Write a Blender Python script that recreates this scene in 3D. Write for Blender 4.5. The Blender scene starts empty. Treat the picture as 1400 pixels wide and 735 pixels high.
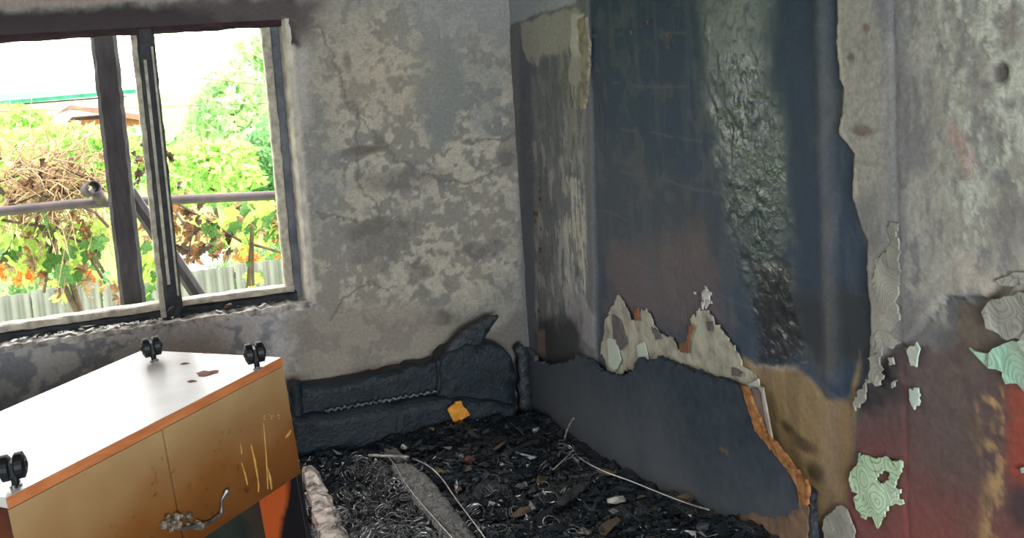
import bpy, bmesh, math, random
import numpy as np
from mathutils import Vector, Matrix

# ------------------------------------------------------------------ camera, sky, lights, exposure
sc = bpy.context.scene
COL = sc.collection
rng = np.random.default_rng(7)
random.seed(7)
CAM = np.array([-1.604, -4.487, 1.7856])
RM = np.array([[0.93947, -0.33661, -0.06395], [-0.10187, -0.09621, -0.99013], [0.32714, 0.93672, -0.12467]])
FPX, CX, CY = 1450.0, 700.0, 226.0
cd = bpy.data.cameras.new('camera'); cam = bpy.data.objects.new('camera', cd); COL.objects.link(cam)
cd.sensor_width = 36.0; cd.lens = FPX / 1400 * 36.0
cd.shift_x = 0.0; cd.shift_y = -(367.5 - CY) / 1400.0
cd.clip_start = 0.05; cd.clip_end = 300
m4 = Matrix([[RM[0][i], -RM[1][i], -RM[2][i], CAM[i]] for i in range(3)] + [[0, 0, 0, 1]])
cam.matrix_world = m4
sc.camera = cam
sc.view_settings.view_transform = 'Standard'
sc.view_settings.look = 'None'
sc.view_settings.gamma = 1.0
sc.view_settings.use_curve_mapping = False
sc.view_settings.exposure = 0.0

world = bpy.data.worlds.new('sky'); sc.world = world; world.use_nodes = True
bg = world.node_tree.nodes['Background']
bg.inputs['Color'].default_value = (1.0, 0.985, 0.97, 1)
bg.inputs['Strength'].default_value = 7.5

def lamp(name, kind, loc, direction, energy, color=(1, 1, 1), **kw):
    l = bpy.data.lights.new(name, kind); l.energy = energy; l.color = color
    for k, v in kw.items(): setattr(l, k, v)
    o = bpy.data.objects.new(name, l); COL.objects.link(o); o.location = loc
    o.rotation_euler = Vector(direction).to_track_quat('-Z', 'Y').to_euler()
    return o
# high sun on the far side of the right-hand wall: it lights the garden and never enters the window
lamp('sun', 'SUN', (6, -2, 9), (-0.55, 0.25, -0.8), 4.6, (1, .97, .92), angle=0.02)
# added area lamp fills the room from an unseen window behind the photographer
lamp('rear_fill', 'AREA', (-1.55, -6.42, 1.45), (0.06, 1, -0.06), 150.0, (0.88, 0.96, 1.0), shape='RECTANGLE', size=1.7, size_y=1.35)
# the burnt-out window guides the sampling of the sky
p_ = lamp('sky_portal', 'AREA', (-1.79, 0.17, 1.30), (0, -1, 0), 1.0, shape='RECTANGLE', size=1.66, size_y=1.22)
p_.data.cycles.is_portal = True

# ------------------------------------------------------------------ helpers
def ray(px, py): return RM.T @ np.array([(px - CX) / FPX, (py - CY) / FPX, 1.0])
def at(px, py, axis, val):
    """point of the plane world[axis] = val seen at a photo pixel"""
    d = ray(px, py); t = (val - CAM[axis]) / d[axis]
    return CAM + t * d
def srgb(r, g, b):
    c = np.array([r, g, b], float) / 255
    return np.where(c <= .04045, c / 12.92, ((c + .055) / 1.055) ** 2.4)

_T = rng.random((256, 256))
def vnoise(x, y):
    xi = np.floor(x).astype(int); yi = np.floor(y).astype(int)
    fx = x - xi; fy = y - yi
    fx = fx * fx * (3 - 2 * fx); fy = fy * fy * (3 - 2 * fy)
    a = _T[xi & 255, yi & 255]; b = _T[(xi + 1) & 255, yi & 255]
    c = _T[xi & 255, (yi + 1) & 255]; d = _T[(xi + 1) & 255, (yi + 1) & 255]
    return (a * (1 - fx) + b * fx) * (1 - fy) + (c * (1 - fx) + d * fx) * fy
def fbm(x, y, o=5, seed=0, gain=.5):
    s = 0; a = 1; t = 0
    x = x + seed * 17.3; y = y + seed * 9.1
    for _ in range(o):
        s = s + a * vnoise(x, y); t += a; a *= gain
        x = x * 2.03 + 5.1; y = y * 2.03 + 3.7
    return s / t
def sstep(e0, e1, x):
    t = np.clip((x - e0) / (e1 - e0), 0, 1); return t * t * (3 - 2 * t)
def poly_sdf(U, V, P):
    """signed distance to polygon, negative inside"""
    d = np.full(U.shape, 1e9); inside = np.zeros(U.shape, bool)
    n = len(P)
    for i in range(n):
        ax, ay = P[i]; bx, by = P[(i + 1) % n]
        ex, ey = bx - ax, by - ay
        t = np.clip(((U - ax) * ex + (V - ay) * ey) / (ex * ex + ey * ey + 1e-12), 0, 1)
        d = np.minimum(d, (U - ax - t * ex) ** 2 + (V - ay - t * ey) ** 2)
        c = ((ay > V) != (by > V))
        with np.errstate(divide='ignore', invalid='ignore'):
            xx = ax + (V - ay) * ex / (ey if ey != 0 else 1e-12)
        inside ^= c & (U < xx)
    d = np.sqrt(d)
    return np.where(inside, -d, d)

def link(o, parent=None):
    COL.objects.link(o)
    if parent is not None:
        o.parent = parent
    return o
def tag(o, label=None, cat=None, group=None, kind=None):
    if label: o['label'] = label
    if cat: o['category'] = cat
    if group: o['group'] = group
    if kind: o['kind'] = kind
    return o
def empty(name, loc, label, cat, group=None, rot=None):
    o = bpy.data.objects.new(name, None); o.empty_display_size = .05
    COL.objects.link(o); o.location = loc
    if rot is not None: o.rotation_euler = rot
    return tag(o, label, cat, group)
def mesh_obj(name, verts, faces, mat, parent=None, smooth=False, local=None):
    """verts in world space unless local; children get the parent's frame removed"""
    me = bpy.data.meshes.new(name)
    me.from_pydata([tuple(v) for v in verts], [], [tuple(f) for f in faces])
    return finish(name, me, mat, parent, smooth)
def finish(name, me, mat, parent=None, smooth=False):
    if mat is not None: me.materials.append(mat)
    if smooth: me.polygons.foreach_set('use_smooth', [True] * len(me.polygons))
    me.update()
    o = bpy.data.objects.new(name, me); link(o, parent)
    return o
def bm_obj(name, bm, mat, parent=None, smooth=False):
    me = bpy.data.meshes.new(name); bmesh.ops.recalc_face_normals(bm, faces=bm.faces)
    bm.to_mesh(me); bm.free()
    return finish(name, me, mat, parent, smooth)
def box(bm, lo, hi, M=None):
    r = bmesh.ops.create_cube(bm, size=1)
    lo = np.array(lo, float); hi = np.array(hi, float)
    for v in r['verts']:
        v.co = Vector([lo[i] + (v.co[i] + .5) * (hi[i] - lo[i]) for i in range(3)])
    if M is not None: bmesh.ops.transform(bm, matrix=M, verts=r['verts'])
    return r['verts']
def boxo(name, lo, hi, mat, parent=None, bevel=0, jit=0, cuts=0):
    bm = bmesh.new(); box(bm, lo, hi)
    if bevel: bmesh.ops.bevel(bm, geom=bm.edges[:], offset=bevel, segments=2, affect='EDGES', profile=.5)
    if cuts: bmesh.ops.subdivide_edges(bm, edges=bm.edges[:], cuts=cuts, use_grid_fill=True)
    if jit:
        for v in bm.verts: v.co += Vector(rng.normal(size=3) * jit)
    return bm_obj(name, bm, mat, parent)
def tube(bm, pts, r, n=6, closed=False):
    pts = [Vector(p) for p in pts]; rings = []
    k = len(pts); rr = r if hasattr(r, '__len__') else [r] * k
    up = Vector((0.31, .2, .93))
    for i, p in enumerate(pts):
        a = pts[(i - 1) % k] if (i > 0 or closed) else p
        b = pts[(i + 1) % k] if (i < k - 1 or closed) else p
        t = (b - a).normalized() if (b - a).length > 1e-9 else Vector((0, 0, 1))
        s = t.cross(up)
        if s.length < 1e-3: s = t.cross(Vector((1, 0, 0)))
        s.normalize(); q = t.cross(s)
        rings.append([bm.verts.new(p + (s * math.cos(2 * math.pi * j / n) + q * math.sin(2 * math.pi * j / n)) * rr[i]) for j in range(n)])
    for i in range(k if closed else k - 1):
        A, B = rings[i], rings[(i + 1) % k]
        for j in range(n): bm.faces.new((A[j], A[(j + 1) % n], B[(j + 1) % n], B[j]))
    if not closed:
        bm.faces.new(rings[0][::-1]); bm.faces.new(rings[-1])
def cyl(bm, c, axis, r, h, n=16, r2=None):
    c = Vector(c); axis = Vector(axis).normalized()
    tube(bm, [c - axis * h / 2, c + axis * h / 2], [r, r2 or r], n)
def resample(P, step, jit, seed=0, closed=True):
    r = np.random.default_rng(seed); out = []
    n = len(P)
    for i in range(n if closed else n - 1):
        a = np.array(P[i], float); b = np.array(P[(i + 1) % n], float)
        L = np.linalg.norm(b - a); k = max(1, int(L / step))
        for j in range(k):
            q = a + (b - a) * j / k
            if j or True: q = q + r.normal(size=2) * jit
            out.append(q)
    if not closed: out.append(np.array(P[-1], float))
    return out

# ------------------------------------------------------------------ materials
def mat_base(name, color=(.5, .5, .5), rough=.7, spec=.5, metal=0.0):
    m = bpy.data.materials.new(name); m.use_nodes = True
    b = m.node_tree.nodes['Principled BSDF']
    b.inputs['Base Color'].default_value = (*color, 1)
    b.inputs['Roughness'].default_value = rough
    b.inputs['Metallic'].default_value = metal
    b.inputs['Specular IOR Level'].default_value = spec
    return m, m.node_tree.nodes, m.node_tree.links, b
def noise_mat(name, c1, c2, scale=20, rough=.7, spec=.4, bump=.3, bscale=None, detail=6, lo=.35, hi=.65, metal=0.0, bdist=.005, stretch=(1, 1, 1), c3=None, trans=None):
    m, N, L, b = mat_base(name, c1, rough, spec, metal)
    tc = N.new('ShaderNodeTexCoord'); mp = N.new('ShaderNodeMapping'); mp.inputs['Scale'].default_value = stretch
    L.new(tc.outputs['Object'], mp.inputs['Vector'])
    nz = N.new('ShaderNodeTexNoise'); nz.inputs['Scale'].default_value = scale; nz.inputs['Detail'].default_value = detail
    nz.inputs['Roughness'].default_value = .6
    L.new(mp.outputs['Vector'], nz.inputs['Vector'])
    cr = N.new('ShaderNodeValToRGB'); cr.color_ramp.elements[0].position = lo; cr.color_ramp.elements[1].position = hi
    cr.color_ramp.elements[0].color = (*c1, 1); cr.color_ramp.elements[1].color = (*c2, 1)
    if c3 is not None:
        e = cr.color_ramp.elements.new(min(.98, hi + .1)); e.color = (*c3, 1)
    L.new(nz.outputs['Fac'], cr.inputs['Fac']); L.new(cr.outputs['Color'], b.inputs['Base Color'])
    if bump:
        n2 = N.new('ShaderNodeTexNoise'); n2.inputs['Scale'].default_value = bscale or scale * 3; n2.inputs['Detail'].default_value = 5
        L.new(mp.outputs['Vector'], n2.inputs['Vector'])
        bp = N.new('ShaderNodeBump'); bp.inputs['Strength'].default_value = bump; bp.inputs['Distance'].default_value = bdist
        L.new(n2.outputs['Fac'], bp.inputs['Height']); L.new(bp.outputs['Normal'], b.inputs['Normal'])
    if trans:
        b.inputs['Transmission Weight'].default_value = 0
        t = N.new('ShaderNodeBsdfTranslucent'); L.new(cr.outputs['Color'], t.inputs['Color'])
        mx = N.new('ShaderNodeMixShader'); mx.inputs[0].default_value = trans
        out = N['Material Output']
        L.new(b.outputs[0], mx.inputs[1]); L.new(t.outputs[0], mx.inputs[2]); L.new(mx.outputs[0], out.inputs['Surface'])
    return m

def wall_mat(name):
    """sooted wall: painted stains and light tones (Col), gloss, relief and wallpaper pattern come as attributes"""
    m, N, L, b = mat_base(name)
    def attr(n):
        a = N.new('ShaderNodeAttribute'); a.attribute_name = n; return a
    col, rgh, bmp, pap = attr('stain_and_light'), attr('rough'), attr('relief'), attr('paper')
    tc = N.new('ShaderNodeTexCoord')
    nz = N.new('ShaderNodeTexNoise'); nz.inputs['Scale'].default_value = 70; nz.inputs['Detail'].default_value = 9; nz.inputs['Roughness'].default_value = .75
    L.new(tc.outputs['Object'], nz.inputs['Vector'])
    mr = N.new('ShaderNodeMapRange'); mr.inputs['From Min'].default_value = .3; mr.inputs['From Max'].default_value = .7
    mr.inputs['To Min'].default_value = .74; mr.inputs['To Max'].default_value = 1.26
    L.new(nz.outputs['Fac'], mr.inputs['Value'])
    # embossed scroll pattern of the wallpaper
    nw = N.new('ShaderNodeTexNoise'); nw.inputs['Scale'].default_value = 9; nw.inputs['Detail'].default_value = 2
    L.new(tc.outputs['Object'], nw.inputs['Vector'])
    mv = N.new('ShaderNodeMix'); mv.data_type = 'VECTOR'; mv.inputs['Factor'].default_value = .05
    L.new(tc.outputs['Object'], mv.inputs[4]); L.new(nw.outputs['Color'], mv.inputs[5])
    vo = N.new('ShaderNodeTexVoronoi'); vo.inputs['Scale'].default_value = 19; L.new(mv.outputs[1], vo.inputs['Vector'])
    mu = N.new('ShaderNodeMath'); mu.operation = 'MULTIPLY'; mu.inputs[1].default_value = 42; L.new(vo.outputs['Distance'], mu.inputs[0])
    si = N.new('ShaderNodeMath'); si.operation = 'SINE'; L.new(mu.outputs[0], si.inputs[0])
    m2 = N.new('ShaderNodeMath'); m2.operation = 'MULTIPLY'; L.new(si.outputs[0], m2.inputs[0]); L.new(pap.outputs['Fac'], m2.inputs[1])
    m3 = N.new('ShaderNodeMath'); m3.operation = 'MULTIPLY_ADD'; m3.inputs[1].default_value = .06; m3.inputs[2].default_value = 1.0; L.new(m2.outputs[0], m3.inputs[0])
    m4_ = N.new('ShaderNodeMath'); m4_.operation = 'MULTIPLY'; L.new(m3.outputs[0], m4_.inputs[0]); L.new(mr.outputs[0], m4_.inputs[1])
    vm = N.new('ShaderNodeVectorMath'); vm.operation = 'SCALE'; L.new(col.outputs['Color'], vm.inputs[0]); L.new(m4_.outputs[0], vm.inputs['Scale'])
    L.new(vm.outputs[0], b.inputs['Base Color']); L.new(rgh.outputs['Fac'], b.inputs['Roughness'])
    n2 = N.new('ShaderNodeTexNoise'); n2.inputs['Scale'].default_value = 45; n2.inputs['Detail'].default_value = 5; n2.inputs['Distortion'].default_value = .8
    L.new(tc.outputs['Object'], n2.inputs['Vector'])
    bp = N.new('ShaderNodeBump'); bp.inputs['Distance'].default_value = .008
    L.new(n2.outputs['Fac'], bp.inputs['Height']); L.new(bmp.outputs['Fac'], bp.inputs['Strength']); L.new(bp.outputs['Normal'], b.inputs['Normal'])
    b.inputs['Specular IOR Level'].default_value = .7
    return m

class Wall:
    """a wall as a fine relief grid; every coat, stain and torn layer is laid down in wall metres (u along, v up)"""
    def __init__(s, u0, u1, v0, v1, du, dv, axis, E):
        s.nu = int((u1 - u0) / du) + 1; s.nv = int((v1 - v0) / dv) + 1
        s.U, s.V = np.meshgrid(np.linspace(u0, u1, s.nu), np.linspace(v0, v1, s.nv), indexing='ij')
        s.axis = axis; s.E = E; sh = s.U.shape
        s.col = np.zeros(sh + (3,)); s.rough = np.full(sh, .85); s.relief = np.full(sh, .25); s.paper = np.zeros(sh); s.h = np.zeros(sh)
        s.k = 0
    def uv(s, px, py):
        P = at(px, py, s.axis, 0.0); return (P[1 - s.axis], P[2])
    def pts(s, L): return [s.uv(*p) for p in L]
    def mask(s, L, soft=.02, warp=.03, wf=14, o=4):
        """torn or soft-edged polygon, corners given as photo pixels on the wall plane"""
        s.k += 1
        wu = (fbm(s.U * wf, s.V * wf, o, s.k) - .5) * 2 * warp; wv = (fbm(s.U * wf, s.V * wf, o, s.k + 40) - .5) * 2 * warp
        d = poly_sdf(s.U + wu, s.V + wv, s.pts(L))
        return 1 - sstep(-soft, soft, d)
    def blob(s, px, py, rx, ry, soft=.5, warp=.35):
        s.k += 1
        u, v = s.uv(px, py); a = s.uv(px + rx, py); c = s.uv(px, py + ry)
        ru = abs(a[0] - u); rv = abs(c[1] - v)
        d = np.sqrt(((s.U - u) / ru) ** 2 + ((s.V - v) / rv) ** 2) + (fbm(s.U * 18, s.V * 18, 4, s.k) - .5) * 2 * warp
        return 1 - sstep(1 - soft, 1 + soft, d)
    def paint(s, m, rgb, rough=None, relief=None, paper=None, h=None):
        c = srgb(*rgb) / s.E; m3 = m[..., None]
        s.col = s.col * (1 - m3) + c * m3
        for n, v in (('rough', rough), ('relief', relief), ('paper', paper)):
            if v is not None: setattr(s, n, getattr(s, n) * (1 - m) + v * m)
        if h is not None: s.h = s.h * (1 - m) + h * m
    def build(s, name, mat, keep=None):
        U, V, H = s.U, s.V, s.h
        if s.axis == 1: co = np.stack([U, -H, V], -1)
        else: co = np.stack([-H, U, V], -1)
        nu, nv = s.nu, s.nv
        idx = np.arange(nu * nv).reshape(nu, nv)
        a, b, c, d = idx[:-1, :-1], idx[1:, :-1], idx[1:, 1:], idx[:-1, 1:]
        f = np.stack([a, b, c, d], -1) if s.axis == 1 else np.stack([a, d, c, b], -1)
        if keep is not None:
            f = f[keep(.5 * (U[:-1, :-1] + U[1:, 1:]), .5 * (V[:-1, :-1] + V[1:, 1:]))]
        f = f.reshape(-1, 4)
        me = bpy.data.meshes.new(name)
        me.vertices.add(nu * nv); me.vertices.foreach_set('co', co.reshape(-1))
        me.loops.add(f.size); me.loops.foreach_set('vertex_index', f.reshape(-1))
        me.polygons.add(len(f)); me.polygons.foreach_set('loop_start', np.arange(0, f.size, 4)); 
        me.update(calc_edges=True); me.validate()
        ca = me.attributes.new('stain_and_light', 'FLOAT_COLOR', 'POINT')  # holds real stains together with haze, highlight and shade-offset tones
        ca.data.foreach_set('color', np.concatenate([np.clip(s.col, .004, .85), np.ones(s.col.shape[:2] + (1,))], -1).reshape(-1))
        for n in ('rough', 'relief', 'paper'):
            at_ = me.attributes.new(n, 'FLOAT', 'POINT'); at_.data.foreach_set('value', getattr(s, n).reshape(-1))
        o = finish(name, me, mat, None, True)
        return tag(o, kind='structure')

M_wall = wall_mat('sooted_wall')
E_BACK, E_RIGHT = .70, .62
# ------------------------------------------------------------------ wall_back (with the window opening)
WX0, WX1, WZ0, WZ1 = -2.62, -0.985, .70, 1.90      # opening
B = Wall(-3.3, 0.0, 0.0, 2.42, .0065, .0055, 1, E_BACK)
U, V = B.U, B.V
n1 = fbm(U * 5, V * 5, 5, 1); n2 = fbm(U * 13, V * 13, 5, 2); n3 = fbm(U * 40, V * 40, 4, 3)
B.paint(np.ones_like(U), (121, 118, 111))
B.paint(sstep(.5, .58, n1), (110, 110, 105))
B.paint(sstep(.45, .62, fbm(U * 3, V * 3, 4, 5)) * .6, (128, 122, 112))
# flaking light wallpaper remains
pm = sstep(.48, .53, n2 * .45 + n1 * .2 + n3 * .35)
big = np.maximum.reduce([B.blob(560, 130, 110, 120), B.blob(630, 230, 90, 70), B.blob(480, 210, 80, 120), B.blob(590, 350, 110, 60), B.blob(480, 360, 60, 60), B.blob(660, 160, 40, 60)])
lt = np.clip(pm * (.25 + .75 * big), 0, 1)
B.paint(lt, (150, 145, 135), paper=.8, h=.0015)
fl_ = np.clip(sstep(.5, .56, fbm(U * 55, V * 55, 4, 6)) * lt, 0, 1); B.paint(fl_ * .55, (172, 166, 152))
B.paint(np.clip(sstep(.54, .6, fbm(U * 50, V * 50, 4, 7)) * lt, 0, 1) * .5, (118, 113, 104))
B.paint(np.clip(sstep(.53, .56, n3 * .6 + n2 * .4) * big, 0, 1) * .7, (160, 153, 140))
B.paint(B.blob(525, 330, 40, 40, .25, .9) * .8, (104, 102, 97), h=0)
B.paint(B.blob(600, 120, 35, 80, .3), (112, 116, 114), h=0)
B.paint(B.blob(660, 130, 25, 60, .3) * .6, (112, 116, 114))
B.paint(B.blob(505, 312, 42, 11, .5, 1.2) * .7, (88, 86, 80)); B.paint(B.blob(665, 338, 38, 10, .5, 1.2) * .7, (86, 84, 82))
B.paint(B.blob(600, 435, 22, 12, .5, 1.) * .9, (76, 70, 68)); B.paint(B.blob(692, 215, 14, 10, .5, .9) * .8, (92, 88, 86)); B.paint(B.blob(573, 372, 14, 16, .5, .9) * .7, (88, 84, 80))
B.paint(B.blob(495, 205, 30, 6, .5), (96, 88, 80)); B.paint(B.blob(545, 245, 60, 14, .5) * .6, (96, 92, 86)); B.paint(B.blob(475, 85, 6, 16, .5), (96, 96, 92))
B.paint(B.blob(520, 100, 80, 60, .8) * .35, (150, 136, 118)); B.paint(B.blob(440, 250, 30, 120, .8) * .6, (120, 120, 118))
B.paint(B.blob(545, 95, 45, 20, .5) * .5 * sstep(.47, .53, n3), (168, 160, 142))
B.paint(B.mask([(520, -60), (720, -60), (716, 60), (560, 55)], .12, .1) * .7, (128, 130, 130))
# lower band, painted lighter to offset the shade under the sill
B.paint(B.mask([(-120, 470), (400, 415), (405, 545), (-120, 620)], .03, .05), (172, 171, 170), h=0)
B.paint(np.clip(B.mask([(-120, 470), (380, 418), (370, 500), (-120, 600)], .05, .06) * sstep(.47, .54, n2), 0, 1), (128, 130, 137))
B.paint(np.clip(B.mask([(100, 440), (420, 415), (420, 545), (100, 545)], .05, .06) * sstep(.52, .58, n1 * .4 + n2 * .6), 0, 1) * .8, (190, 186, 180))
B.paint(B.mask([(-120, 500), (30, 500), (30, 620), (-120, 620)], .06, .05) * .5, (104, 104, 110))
B.paint(B.mask([(390, 420), (600, 420), (600, 495), (500, 520), (395, 535)], .05, .05) * .75, (134, 127, 117))
B.paint(B.mask([(395, 418), (720, 440), (720, 700), (395, 700)], .05, .06) * sstep(.5, .57, n2) * .6, (110, 104, 98))
B.paint(B.blob(400, 520, 24, 8, .5) * .6, (104, 84, 80)); B.paint(B.blob(520, 505, 50, 8, .5) * .7, (96, 84, 78))
B.paint(B.mask([(600, 495), (725, 420), (725, 640), (600, 640)], .03, .04) * .8, (96, 90, 86))
# sooted head of the window and the smoke at its corner
B.paint(B.mask([(-300, 34), (0, 14), (120, 12), (402, -4), (408, 60), (388, 66), (380, 62), (-300, 100)], .025, .03), (42, 33, 36), rough=.8)
B.paint(B.mask([(-300, 60), (0, 35), (200, 25), (380, 20), (372, 62), (-300, 110)], .03, .02) * .6, (54, 42, 46))
B.paint(B.mask([(-300, 30), (0, 10), (120, 8), (250, 0), (250, -100), (-300, -100)], .01, .02), (136, 124, 118))
B.paint(B.mask([(250, -2), (440, -4), (432, 30), (405, 55), (250, 12)], .04, .03) * .9, (74, 66, 66))
B.paint(B.mask([(386, 62), (402, 62), (432, 414), (418, 416)], .012, .004), (176, 170, 160))
B.paint(B.mask([(402, 70), (425, 70), (425, 160), (410, 160)], .03, .03) * .6, (168, 164, 160))  # pale haze beside the window corner painted onto the wall
B.paint(B.mask([(700, -20), (716, -20), (724, 500), (716, 500)], .02, .01) * .8, (86, 90, 94))
for pts in ([(385, 25), (440, 40), (470, 120), (487, 160), (488, 240), (520, 300)], [(487, 160), (560, 230), (640, 250), (700, 220)], [(430, 290), (470, 300), (515, 318), (540, 300)], [(540, 395), (500, 390), (470, 405), (450, 440)], [(630, 195), (690, 190), (720, 170)]):
    q = B.pts(pts); d = np.full(U.shape, 1e9)
    wu = (fbm(U * 20, V * 20, 4, 61) - .5) * .05
    for (ax, ay), (bx, by) in zip(q[:-1], q[1:]):
        ex, ey = bx - ax, by - ay; t = np.clip(((U + wu - ax) * ex + (V + wu - ay) * ey) / (ex * ex + ey * ey), 0, 1)
        d = np.minimum(d, np.hypot(U + wu - ax - t * ex, V + wu - ay - t * ey))
    B.paint((1 - sstep(.002, .008, d)) * .7, (92, 88, 84), h=-.002)
B.h += (fbm(U * 9, V * 9, 5, 9) - .5) * .008
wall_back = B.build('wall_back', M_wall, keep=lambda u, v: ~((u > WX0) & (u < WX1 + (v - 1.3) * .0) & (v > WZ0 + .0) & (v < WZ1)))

# ------------------------------------------------------------------ wall_right
W = Wall(-3.6, 0.0, 0.0, 2.42, .0075, .0055, 0, E_RIGHT)
U, V = W.U, W.V
r1 = fbm(U * 4, V * 4, 5, 11); r2 = fbm(U * 12, V * 12, 5, 12); r3 = fbm(U * 40, V * 40, 4, 13)
st = fbm(U * 22, V * 2.5, 5, 14); st2 = fbm(U * 60, V * 6, 4, 15)
W.paint(np.ones_like(U), (58, 64, 72), rough=.6, relief=.2)
# strip by the corner
W.paint(W.mask([(700, -200), (803, -200), (818, 500), (700, 520)], .01, .008), (88, 89, 91), rough=.9, relief=.35, h=.010)
W.paint(W.mask([(712, 60), (800, 60), (818, 500), (714, 520)], .02, .01) * sstep(.5, .56, st * .4 + r2 * .6) * .6, (106, 107, 106))
W.paint(W.mask([(712, 60), (728, 60), (738, 500), (716, 520)], .02, .01) * .8, (70, 76, 84))
W.paint(W.mask([(714, 30), (790, 8), (803, 30), (802, 70), (745, 75), (735, 95), (718, 70)], .012, .02), (128, 126, 119), h=.014)
W.paint(W.mask([(786, 20), (802, 20), (804, 140), (790, 150), (782, 110)], .008, .012), (158, 154, 142), h=.018)
W.paint(W.mask([(766, 60), (803, 80), (800, 210), (776, 220)], .02, .03) * .7, (116, 113, 106))
W.paint(W.mask([(772, 240), (802, 240), (806, 400), (774, 405)], .01, .02) * sstep(.44, .5, st2 * .5 + r2 * .5), (146, 143, 132), h=.014)
W.paint(W.mask([(730, 200), (800, 150), (806, 430), (736, 440)], .02, .03) * sstep(.56, .61, fbm(U * 20, V * 9, 4, 16)) * .8, (126, 126, 122), h=.012)
W.paint(W.mask([(730, 80), (800, 60), (806, 430), (736, 440)], .02, .03) * sstep(.55, .6, fbm(U * 30, V * 10, 4, 17)) * .6, (68, 74, 80))
W.paint(W.mask([(795, 395), (815, 430), (816, 476), (800, 465), (775, 425)], .01, .015) * .7, (122, 120, 122), h=.014)
W.paint(W.mask([(738, 440), (795, 434), (806, 500), (740, 510)], .06, .07), (38, 40, 42))
W.paint(W.mask([(737, 450), (748, 450), (749, 495), (739, 495)], .01, .01) * .8, (104, 84, 68))
W.paint(W.mask([(690, -200), (800, -200), (790, 6), (745, 18), (712, 30), (690, 40)], .008, .01), (128, 133, 137), rough=.85, relief=.1, h=.004)
# charred sheet
ch = W.mask([(803, -200), (1160, -200), (1150, 20), (1146, 60), (1156, 120), (1152, 180), (1172, 210), (1170, 270), (1190, 330), (1192, 420), (1198, 470), (1190, 530), (1150, 545), (1100, 505), (1040, 498), (1005, 480), (985, 452), (900, 470), (822, 470), (816, 300)], .006, .012)
W.paint(ch, (27, 45, 63), rough=.75, relief=.15, h=0)  # dark base lifted toward blue to stand in for haze
W.paint(ch * W.mask([(806, 180), (980, 250), (1010, 420), (1000, 480), (822, 470)], .12, .1) * .75, (50, 55, 63))
W.paint(ch * W.mask([(830, 340), (960, 310), (985, 400), (975, 460), (840, 440)], .08, .08) * .8, (78, 68, 68))
W.paint(ch * sstep(.55, .65, st) * .35, (60, 68, 76)); W.paint(ch * sstep(.6, .7, r2) * .25, (84, 80, 76))
for vv in (.62, .78, .95, 1.1, 1.27, 1.42, 1.58, 1.75):
    W.paint(ch * np.exp(-((V - vv - .02 * (fbm(U * 6, V * 2, 3, int(vv * 90)) - .5)) / .004) ** 2) * sstep(.45, .6, fbm(U * 9, V * 9, 3, int(vv * 50))) * .6, (72, 74, 76))
gl = W.mask([(955, -200), (1040, -200), (1050, 100), (1072, 230), (1080, 330), (1070, 400), (1095, 480), (1080, 505), (1040, 495), (1020, 380), (985, 270), (968, 110)], .08, .06)
W.paint(gl * .8, (42, 52, 56), rough=.13, relief=.55)
W.rough = np.clip(W.rough + gl * (fbm(U * 14, V * 10, 3, 24) - .45) * .6, .1, .9)
W.paint(W.mask([(955, -200), (1038, -200), (1045, 70), (970, 80)], .05, .05) * .6, (84, 92, 90), rough=.55, relief=.2)
W.paint(W.mask([(1030, 370), (1075, 360), (1100, 490), (1045, 500)], .03, .04) * .8, (42, 42, 44), rough=.2, relief=.4)
W.h += gl * ((fbm(U * 42, V * 34, 3, 21) - .5) * .011 * sstep(.25, .5, fbm(U * 7, V * 5, 3, 22)) + .03 * (U - W.uv(1020, 250)[0]))
W.paint(W.mask([(1048, -200), (1112, -200), (1122, 280), (1126, 400), (1090, 400), (1078, 230)], .04, .02) * .85, (24, 42, 60), rough=.75)
W.paint(W.mask([(1066, 400), (1190, 390), (1196, 500), (1120, 500)], .04, .04) * .9, (24, 30, 36))
W.paint(W.mask([(1118, -200), (1132, -200), (1146, 520), (1128, 520)], .035, .003) * .5, (84, 82, 82), rough=.45)  # soft vertical highlight of the ridge painted as a paler streak
# round batten seam
lu = np.array([W.uv(1122, 0)[0], W.uv(1138, 600)[0]]).mean()
W.h += .008 * np.exp(-((U - lu) / .03) ** 2) * sstep(.35, .6, V)
# bare hardboard
hb = W.mask([(1004, 482), (1036, 500), (1095, 505), (1130, 545), (1160, 545), (1178, 480), (1170, 560), (1165, 720), (1168, 900), (1000, 900), (1040, 560)], .012, .015)
W.paint(hb, (106, 88, 62), rough=.45, relief=.12, h=.003)
W.paint(hb * sstep(.5, .62, st) * .7, (124, 104, 74))
W.paint(hb * W.mask([(1120, 470), (1148, 470), (1152, 740), (1128, 740)], .03, .02) * .6, (128, 110, 92))
for x, y, a, c in ((1080, 585, 9, 8), (1100, 607, 16, 11), (1118, 645, 12, 13), (1062, 620, 8, 30)): W.paint(W.blob(x, y, a, c, .5) * .85, (58, 49, 38))
W.paint(hb * W.mask([(1110, 720), (1165, 690), (1165, 900), (1100, 900)], .02, .03), (64, 52, 50))
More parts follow.
